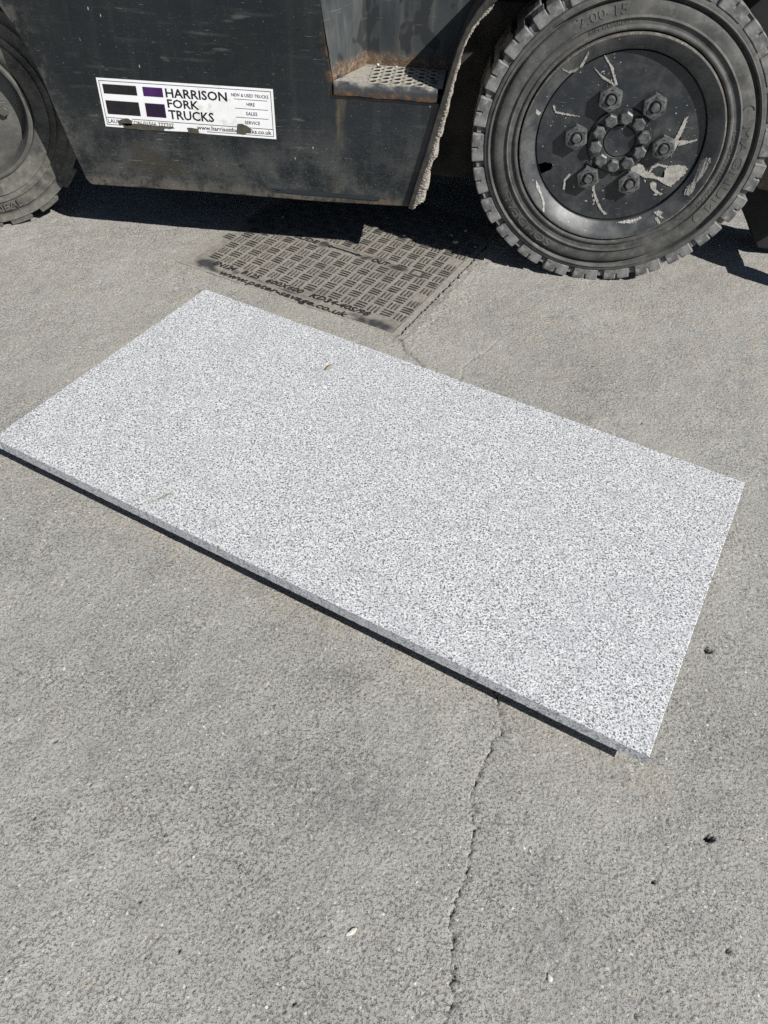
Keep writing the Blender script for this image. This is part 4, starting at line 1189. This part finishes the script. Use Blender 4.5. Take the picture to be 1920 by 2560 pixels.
label_text('NEW & USED TRUCKS', 0.764, 0.973, 0.188, 0.062, 0.006)
label_text('HIRE', 0.846, 0.892, 0.362, 0.068, 0.006)
label_text('SALES', 0.838, 0.903, 0.548, 0.068, 0.006)
label_text('SERVICE', 0.826, 0.914, 0.730, 0.066, 0.006)
label_text('LAUNCESTON 01566 777707', 0.021, 0.408, 0.915, 0.082, 0.006)
label_text('www.harrisonforktrucks.co.uk', 0.544, 0.976, 0.915, 0.085, 0.010)
def residue(pts):
    out = []
    n = len(pts)
    for i in range(n):
        p, q = pts[i], pts[(i + 1) % n]
        for t in (0, 0.25, 0.5, 0.75):
            s = p[0] + (q[0] - p[0]) * t + (random.gauss(0, 0.0016) if t else 0)
            u = p[1] + (q[1] - p[1]) * t + (random.gauss(0, 0.009) if t else 0)
            out.append((s, u))
    m = mb()
    quad_strip(m, out, 0.0019, 0.0008)
    B('tape_residue', m, 'residue', sticker)
residue([(0.082, 0.873), (0.095, 0.835), (0.118, 0.800), (0.144, 0.795), (0.165, 0.845), (0.160, 0.93), (0.12, 0.95), (0.085, 0.95)])
residue([(0.10, 0.905), (0.19, 0.893), (0.286, 0.905), (0.40, 0.900), (0.412, 0.925), (0.346, 0.961), (0.347, 1.005), (0.219, 1.015), (0.11, 1.005)])
residue([(0.485, 0.900), (0.549, 0.900), (0.552, 1.003), (0.488, 1.003)])
residue([(0.783, 0.741), (0.804, 0.731), (0.836, 0.762), (0.861, 0.834), (0.852, 0.916), (0.799, 0.947), (0.774, 0.93)])

# ------------------------------------------------------------------ manhole cover
cover = empty('manhole_cover', cov(SIDE / 2, SIDE / 2, 0))
tag(cover, 'square cast iron manhole cover with raised ridges and lettering, half under the forklift', 'manhole cover')
COFF = tuple(cover.location)
def cmb(): return MB(COFF)
def make_cover():
    N = 150
    a0, a1 = 0.0285, SIDE - 0.0185
    g = np.linspace(0, 1, N)
    A, B = np.meshgrid(a0 + (a1 - a0) * g, 0.0085 + (SIDE - 0.017) * g)
    r = np.random.default_rng(3)
    sm = r.standard_normal((N, N))
    for _ in range(3):
        sm = (sm + np.roll(sm, 1, 0) + np.roll(sm, -1, 0) + np.roll(sm, 1, 1) + np.roll(sm, -1, 1)) / 5
    sm /= sm.std()
    def blob(ca, cb, ra, rb, s):
        return s * np.exp(-(((A - ca) / ra) ** 2 + ((B - cb) / rb) ** 2) ** 1.5)
    bare = np.zeros_like(A)
    for q in [(0.075, 0.034, 0.034, 0.024, 1.3), (0.118, 0.018, 0.03, 0.010, 1.1), (0.175, 0.038, 0.012, 0.012, 0.9), (0.64, 0.020, 0.055, 0.020, 1.4), (0.59, 0.028, 0.04, 0.010, 0.8), (0.25, 0.036, 0.05, 0.006, 0.8), (0.36, 0.032, 0.05, 0.005, 0.8), (0.42, 0.034, 0.04, 0.006, 0.6),
              (0.296, 0.308, 0.020, 0.018, 1.3), (0.447, 0.308, 0.022, 0.016, 1.3), (0.55, 0.308, 0.030, 0.014, 1.3), (0.49, 0.325, 0.03, 0.008, 0.7), (0.37, 0.325, 0.06, 0.005, 0.7)]:
        bare = np.maximum(bare, blob(*q))
    bare = np.clip(bare * (1 + 0.28 * sm) - 0.12, 0, 1)
    Z = 0.0004 + 0.00035 * sm
    vs = [cov(A[j, i], B[j, i], Z[j, i]) for j in range(N) for i in range(N)]
    fs = [(j * N + i, j * N + i + 1, (j + 1) * N + i + 1, (j + 1) * N + i) for j in range(N - 1) for i in range(N - 1)]
    o = put_mesh('cover_plate', [Vector(v) - Vector(COFF) for v in vs], fs, MAT['cover'], cover)
    at = o.data.attributes.new('bare', 'FLOAT', 'POINT')
    at.data.foreach_set('value', bare.ravel().astype(np.float32))
    # buried frame round the plate
    m = cmb()
    for (aa, ba, ab, bb) in ((-0.004, -0.004, 0.027, SIDE + 0.004), (SIDE - 0.0172, -0.004, SIDE + 0.0005, SIDE + 0.004), (0.0272, -0.004, SIDE - 0.0175, 0.0073), (0.0272, SIDE - 0.0075, SIDE - 0.0175, SIDE + 0.004)):
        m.add([cov(aa, ba, 0.0006), cov(ab, ba, 0.0004), cov(ab, bb, 0.0004), cov(aa, bb, 0.0006), cov(aa, ba, -0.028), cov(ab, ba, -0.028), cov(ab, bb, -0.028), cov(aa, bb, -0.028)],
              [(0, 1, 2, 3), (0, 4, 5, 1), (1, 5, 6, 2), (2, 6, 7, 3), (3, 7, 4, 0)])
    m.build('frame', MAT['frame'], cover)
    # ridges: three to a cell, cells turned like a basket weave
    Lb, Wb, hb = 0.0305, 0.0038, 0.0034
    def bar_mesh():
        l, w_, i = Lb / 2, Wb / 2, 0.0011
        vs = [(-l, -w_, -0.001), (l, -w_, -0.001), (l, w_, -0.001), (-l, w_, -0.001), (-l + i, -w_ + i, hb), (l - i, -w_ + i, hb), (l - i, w_ - i, hb), (-l + i, w_ - i, hb)]
        me = bpy.data.meshes.new('tread_bar')
        me.from_pydata(vs, [], [(4, 5, 6, 7), (0, 1, 5, 4), (1, 2, 6, 5), (2, 3, 7, 6), (3, 0, 4, 7)])
        me.materials.append(MAT['bar'])
        return me
    me = bar_mesh()
    lst = []
    rr = random.Random(4)
    for i in range(17):
        for j in range(17):
            ac, bc = 0.0365 + 0.0403 * i, 0.080 + 0.0384 * j
            if i < 1 and j < 1: continue
            if j == 6 and 0.185 < ac < 0.56: continue
            if i == 14 and j == 6: continue
            if ac > SIDE - 0.02: continue
            if i == 0 or i == 16:
                if rr.random() < 0.25: continue
            for k in (-1, 0, 1):
                if (i + j) % 2 == 0:
                    lst.append((ac + k * 0.0110, bc, 90))
                else:
                    lst.append((ac, bc + k * 0.0111, 0))
    lst = [(a + rr.gauss(0, 0.0003), b + rr.gauss(0, 0.0003), r, rr.uniform(-1.5, 1.5)) for a, b, r in lst]
    # those out in the sun first: they show largest
    def seen(t):
        x, y, _ = cov(t[0], t[1])
        lim = 2.19 if x < -0.32 else (2.27 - 0.47 * max(0, x + 0.28))
        return (y - lim) > 0, y
    lst.sort(key=seen)
    for (a, b, r, tw) in lst[:300]:
        o = link_mesh('tread_bar', me, cover)
        x, y, z = cov(a, b, 0.0006)
        o.location = (x - COFF[0], y - COFF[1], z)
        o.rotation_euler = (0, 0, CA + R_(r + tw))
    m = cmb()
    co = [v.co.copy() for v in me.vertices]
    fs = [tuple(p.vertices) for p in me.polygons]
    for (a, b, r, tw) in lst[300:]:
        x, y, z = cov(a, b, 0.0006)
        T = Matrix.Translation((x, y, z)) @ Matrix.Rotation(CA + R_(r + tw), 4, 'Z')
        m.add([T @ v for v in co], fs)
    tag(m.build('tread_bars', MAT['bar'], cover), kind='stuff')
    def words(body, a, b, width, height, shear=0.25, offset=0.004):
        vs, fs = fit_text(body, width, height, extrude=0.5, shear=shear, offset=offset)
        mm = cmb().add([cov(a + v.x, b + v.y, 0.0030 if v.z > 0 else -0.0005) for v in vs], fs)
        mm.build('lettering', MAT['raised'], cover)
    words('www.peter-savage.co.uk', 0.143, 0.0035, 0.412, 0.0225, 0.25, 0.0)
    words('EN124', 0.093, 0.0385, 0.075, 0.0200)
    words('B125', 0.192, 0.0390, 0.060, 0.0200)
    words('600X600', 0.276, 0.0390, 0.118, 0.0200)
    words('KD34-40S/98', 0.420, 0.0395, 0.186, 0.0200)
    words('SLIDE', 0.200, 0.298, 0.080, 0.0190, 0.15)
    words('OUT', 0.468, 0.298, 0.054, 0.0190, 0.15)
    m = cmb()
    pts = [(0.312, 0.308), (0.325, 0.316), (0.325, 0.3108), (0.415, 0.3108), (0.415, 0.316), (0.430, 0.308), (0.415, 0.300), (0.415, 0.3052), (0.325, 0.3052), (0.325, 0.300)]
    n = len(pts)
    m.add([cov(a, b, 0.003) for a, b in pts] + [cov(a, b, -0.0005) for a, b in pts], [tuple(range(n))] + [(i, i + n, (i + 1) % n + n, (i + 1) % n) for i in range(n)])
    m.build('arrow', MAT['raised'], cover)
    m = cmb()
    for (aa, ba, ab, bb) in ((0.594, 0.293, 0.637, 0.297), (0.594, 0.322, 0.637, 0.326), (0.594, 0.2972, 0.600, 0.3218), (0.631, 0.2972, 0.637, 0.3218)):
        m.add([cov(aa, ba, 0.0028), cov(ab, ba, 0.0028), cov(ab, bb, 0.0028), cov(aa, bb, 0.0028), cov(aa, ba, 0), cov(ab, ba, 0), cov(ab, bb, 0), cov(aa, bb, 0)],
              [(0, 1, 2, 3), (0, 4, 5, 1), (1, 5, 6, 2), (2, 6, 7, 3), (3, 7, 4, 0)])
    m.build('keyhole_rim', MAT['bar'], cover)
make_cover()

# ------------------------------------------------------------------ the granite slab
SA, SB, SC, SD = (-0.6387, 1.7573), (0.6368, 1.2252), (0.3692, 0.5874), (-0.9063, 1.1195)
ZT, ZB = 0.0590, 0.0348
def make_slab():
    cx, cy = (SA[0] + SC[0]) / 2, (SA[1] + SC[1]) / 2
    root = None
    r = np.random.default_rng(9)
    ring = []
    corners = [SA, SD, SC, SB]
    for p, q in zip(corners, corners[1:] + corners[:1]):
        p, q = np.array(p), np.array(q)
        L = np.linalg.norm(q - p)
        n = int(L / 0.006)
        d = (q - p) / L
        inw = np.array([-d[1], d[0]])
        nz = np.convolve(r.standard_normal(n + 2), [0.25, 0.5, 0.25], 'valid')
        ch = (r.random(n) > 0.985) * r.uniform(0.0003, 0.0008, n)
        for k in range(n):
            o = 0.0 if k == 0 else 0.00035 * abs(nz[k]) + ch[k]
            v = p + d * L * k / n + inw * o
            ring.append((v[0], v[1], inw * 0.0011, d, ch[k]))
    n = len(ring)
    vs, fs = [], []
    for (x, y, i, d, c) in ring: vs.append((x + i[0], y + i[1], ZT))
    for (x, y, i, d, c) in ring: vs.append((x, y, ZT - 0.0012 - 0.7 * c))
    for q, (x, y, i, d, c) in enumerate(ring):
        dc = math.hypot(x - SC[0], y - SC[1])
        lift = 0.005 * max(0, 1 - dc / 0.05) + 0.0004 * math.sin(q * 1.7)
        vs.append((x, y, ZB + lift))
    for (x, y, i, d, c) in ring: vs.append((x + i[0] * 2, y + i[1] * 2, ZB))
    fs.append(tuple(range(n)))
    for b in range(3):
        fs += [(b * n + k, b * n + (k + 1) % n, (b + 1) * n + (k + 1) % n, (b + 1) * n + k) for k in range(n)]
    fs.append(tuple(range(4 * n - 1, 3 * n - 1, -1)))
    me = bpy.data.meshes.new('granite_slab')
    me.from_pydata([(x - cx, y - cy, z) for x, y, z in vs], [], fs)
    bm = bmesh.new(); bm.from_mesh(me)
    bmesh.ops.recalc_face_normals(bm, faces=bm.faces)
    bm.to_mesh(me); bm.free()
    me.materials.append(MAT['granite'])
    me.materials.append(MAT['granite_edge'])
    for p in me.polygons:
        p.material_index = 0 if abs(p.normal.z) > 0.35 and p.center.z > 0.045 else 1
    o = link_mesh('granite_slab', me, None, (cx, cy, 0))
    tag(o, 'large speckled white granite slab lying on the concrete in front of the forklift', 'stone slab', kind='thing')
    ax = np.array([0.923, -0.385]); ay = np.array([0.385, 0.923])
    for s in (-0.45, 0.45):
        m = MB()
        vs = []
        for z in (-0.002, ZB - 0.0004):
            for (a, b) in ((-0.03, -0.2), (0.03, -0.2), (0.03, 0.2), (-0.03, 0.2)):
                q = ax * (s + a) + ay * b
                vs.append((q[0], q[1], z))
        m.add(vs, [(0, 3, 2, 1), (4, 5, 6, 7), (0, 1, 5, 4), (1, 2, 6, 5), (2, 3, 7, 6), (3, 0, 4, 7)])
        m.build('packer', MAT['packer'], o)
make_slab()

# ------------------------------------------------------------------ small loose things
def pebble(name, x, y, z, sx, sy, sz, rot, mat, seed):
    bm = bmesh.new()
    bmesh.ops.create_icosphere(bm, subdivisions=2, radius=1)
    r = random.Random(seed)
    ph = [r.uniform(0, 6) for _ in range(6)]
    for v in bm.verts:
        c = v.co
        k = 1 + 0.16 * math.sin(2.3 * c.x + ph[0]) + 0.14 * math.sin(2.9 * c.y + ph[1]) + 0.12 * math.sin(3.7 * c.z + ph[2]) + 0.06 * math.sin(7 * c.x + 5 * c.y + ph[3])
        v.co = Vector((c.x * sx * k, c.y * sy * k, c.z * sz * k))
    zmin = min(v.co.z for v in bm.verts)
    for v in bm.verts: v.co.z -= zmin
    me = bpy.data.meshes.new(name)
    bm.to_mesh(me); bm.free()
    me.materials.append(MAT[mat])
    for p in me.polygons: p.use_smooth = r.random() > 0.3
    o = link_mesh(name, me, None, (x, y, z))
    o.rotation_euler = (0, 0, rot)
    return o

bm = bmesh.new()
lv = [(-0.021, 0, 0), (-0.013, 0.0042, 0.0022), (-0.003, 0.006, 0.0035), (0.008, 0.0042, 0.004), (0.014, 0.0012, 0.0028), (0.024, 0.0016, 0.0012), (0.024, 0.0004, 0.001), (0.013, -0.0012, 0.0022), (0.006, -0.0045, 0.003), (-0.004, -0.0058, 0.0012), (-0.014, -0.0035, 0.0006)]
mid = [(-0.012, 0.0004, 0.0044), (0.0, 0.0, 0.0062), (0.009, 0.0, 0.0058)]
me = bpy.data.meshes.new('dead_leaf')
allv = lv + mid
me.from_pydata([(x * 0.75, y * 0.8, z * 0.7) for x, y, z in allv], [], [(0, 1, 11), (1, 2, 12, 11), (2, 3, 13, 12), (3, 4, 13), (4, 5, 6, 7), (4, 7, 13), (7, 8, 13), (8, 9, 12, 13), (9, 10, 11, 12), (10, 0, 11)])
me.materials.append(MAT['leaf'])
bm.free()
leaf = link_mesh('dead_leaf', me, None, (-0.2642, 1.472, ZT + 0.0005))
leaf.rotation_euler = (0, 0, R_(62))
sol = leaf.modifiers.new('thickness', 'SOLIDIFY'); sol.thickness = 0.0006
tag(leaf, 'small curled brown dead leaf lying on the granite slab', 'leaf')

tag(pebble('stone_chip', -0.041, 0.309, 0.0, 0.0085, 0.0030, 0.0016, R_(38), 'stone', 2), 'flat white chip stuck on the bare concrete left of the crack', 'stone chip')
tag(pebble('pebble', 0.2227, 0.2892, -0.0008, 0.0036, 0.0042, 0.0013, 0.4, 'stone', 3), 'tiny white pebble set in the concrete to the right of the crack', 'pebble')
tag(pebble('pebble', -0.2546, 2.2196, 0.4761, 0.0040, 0.0035, 0.0032, 0.2, 'stone', 5), 'pale pebble lying at the back of the perforated step by the rusty corner', 'pebble')
tag(pebble('pebble', -0.2069, 2.2206, 0.4761, 0.0030, 0.0028, 0.0022, 1.2, 'stone', 6), 'smaller pebble at the back of the perforated step, beside the middle holes', 'pebble')
for k, (x, y, s) in enumerate([(-0.165, 2.250, 0.0050), (0.02, 2.315, 0.004), (-0.02, 2.28, 0.0035), (0.055, 2.22, 0.0035), (-0.23, 2.36, 0.003), (-0.55, 2.30, 0.003), (-0.005, 2.235, 0.0065)]):
    tag(pebble('pebble', x, y, 0.001, s * 1.3, s, s * 0.7, k * 1.1, 'stone', 20 + k), 'small grey pebble lying in the black shade under the forklift', 'pebble', 'pebbles in the shade under the forklift')
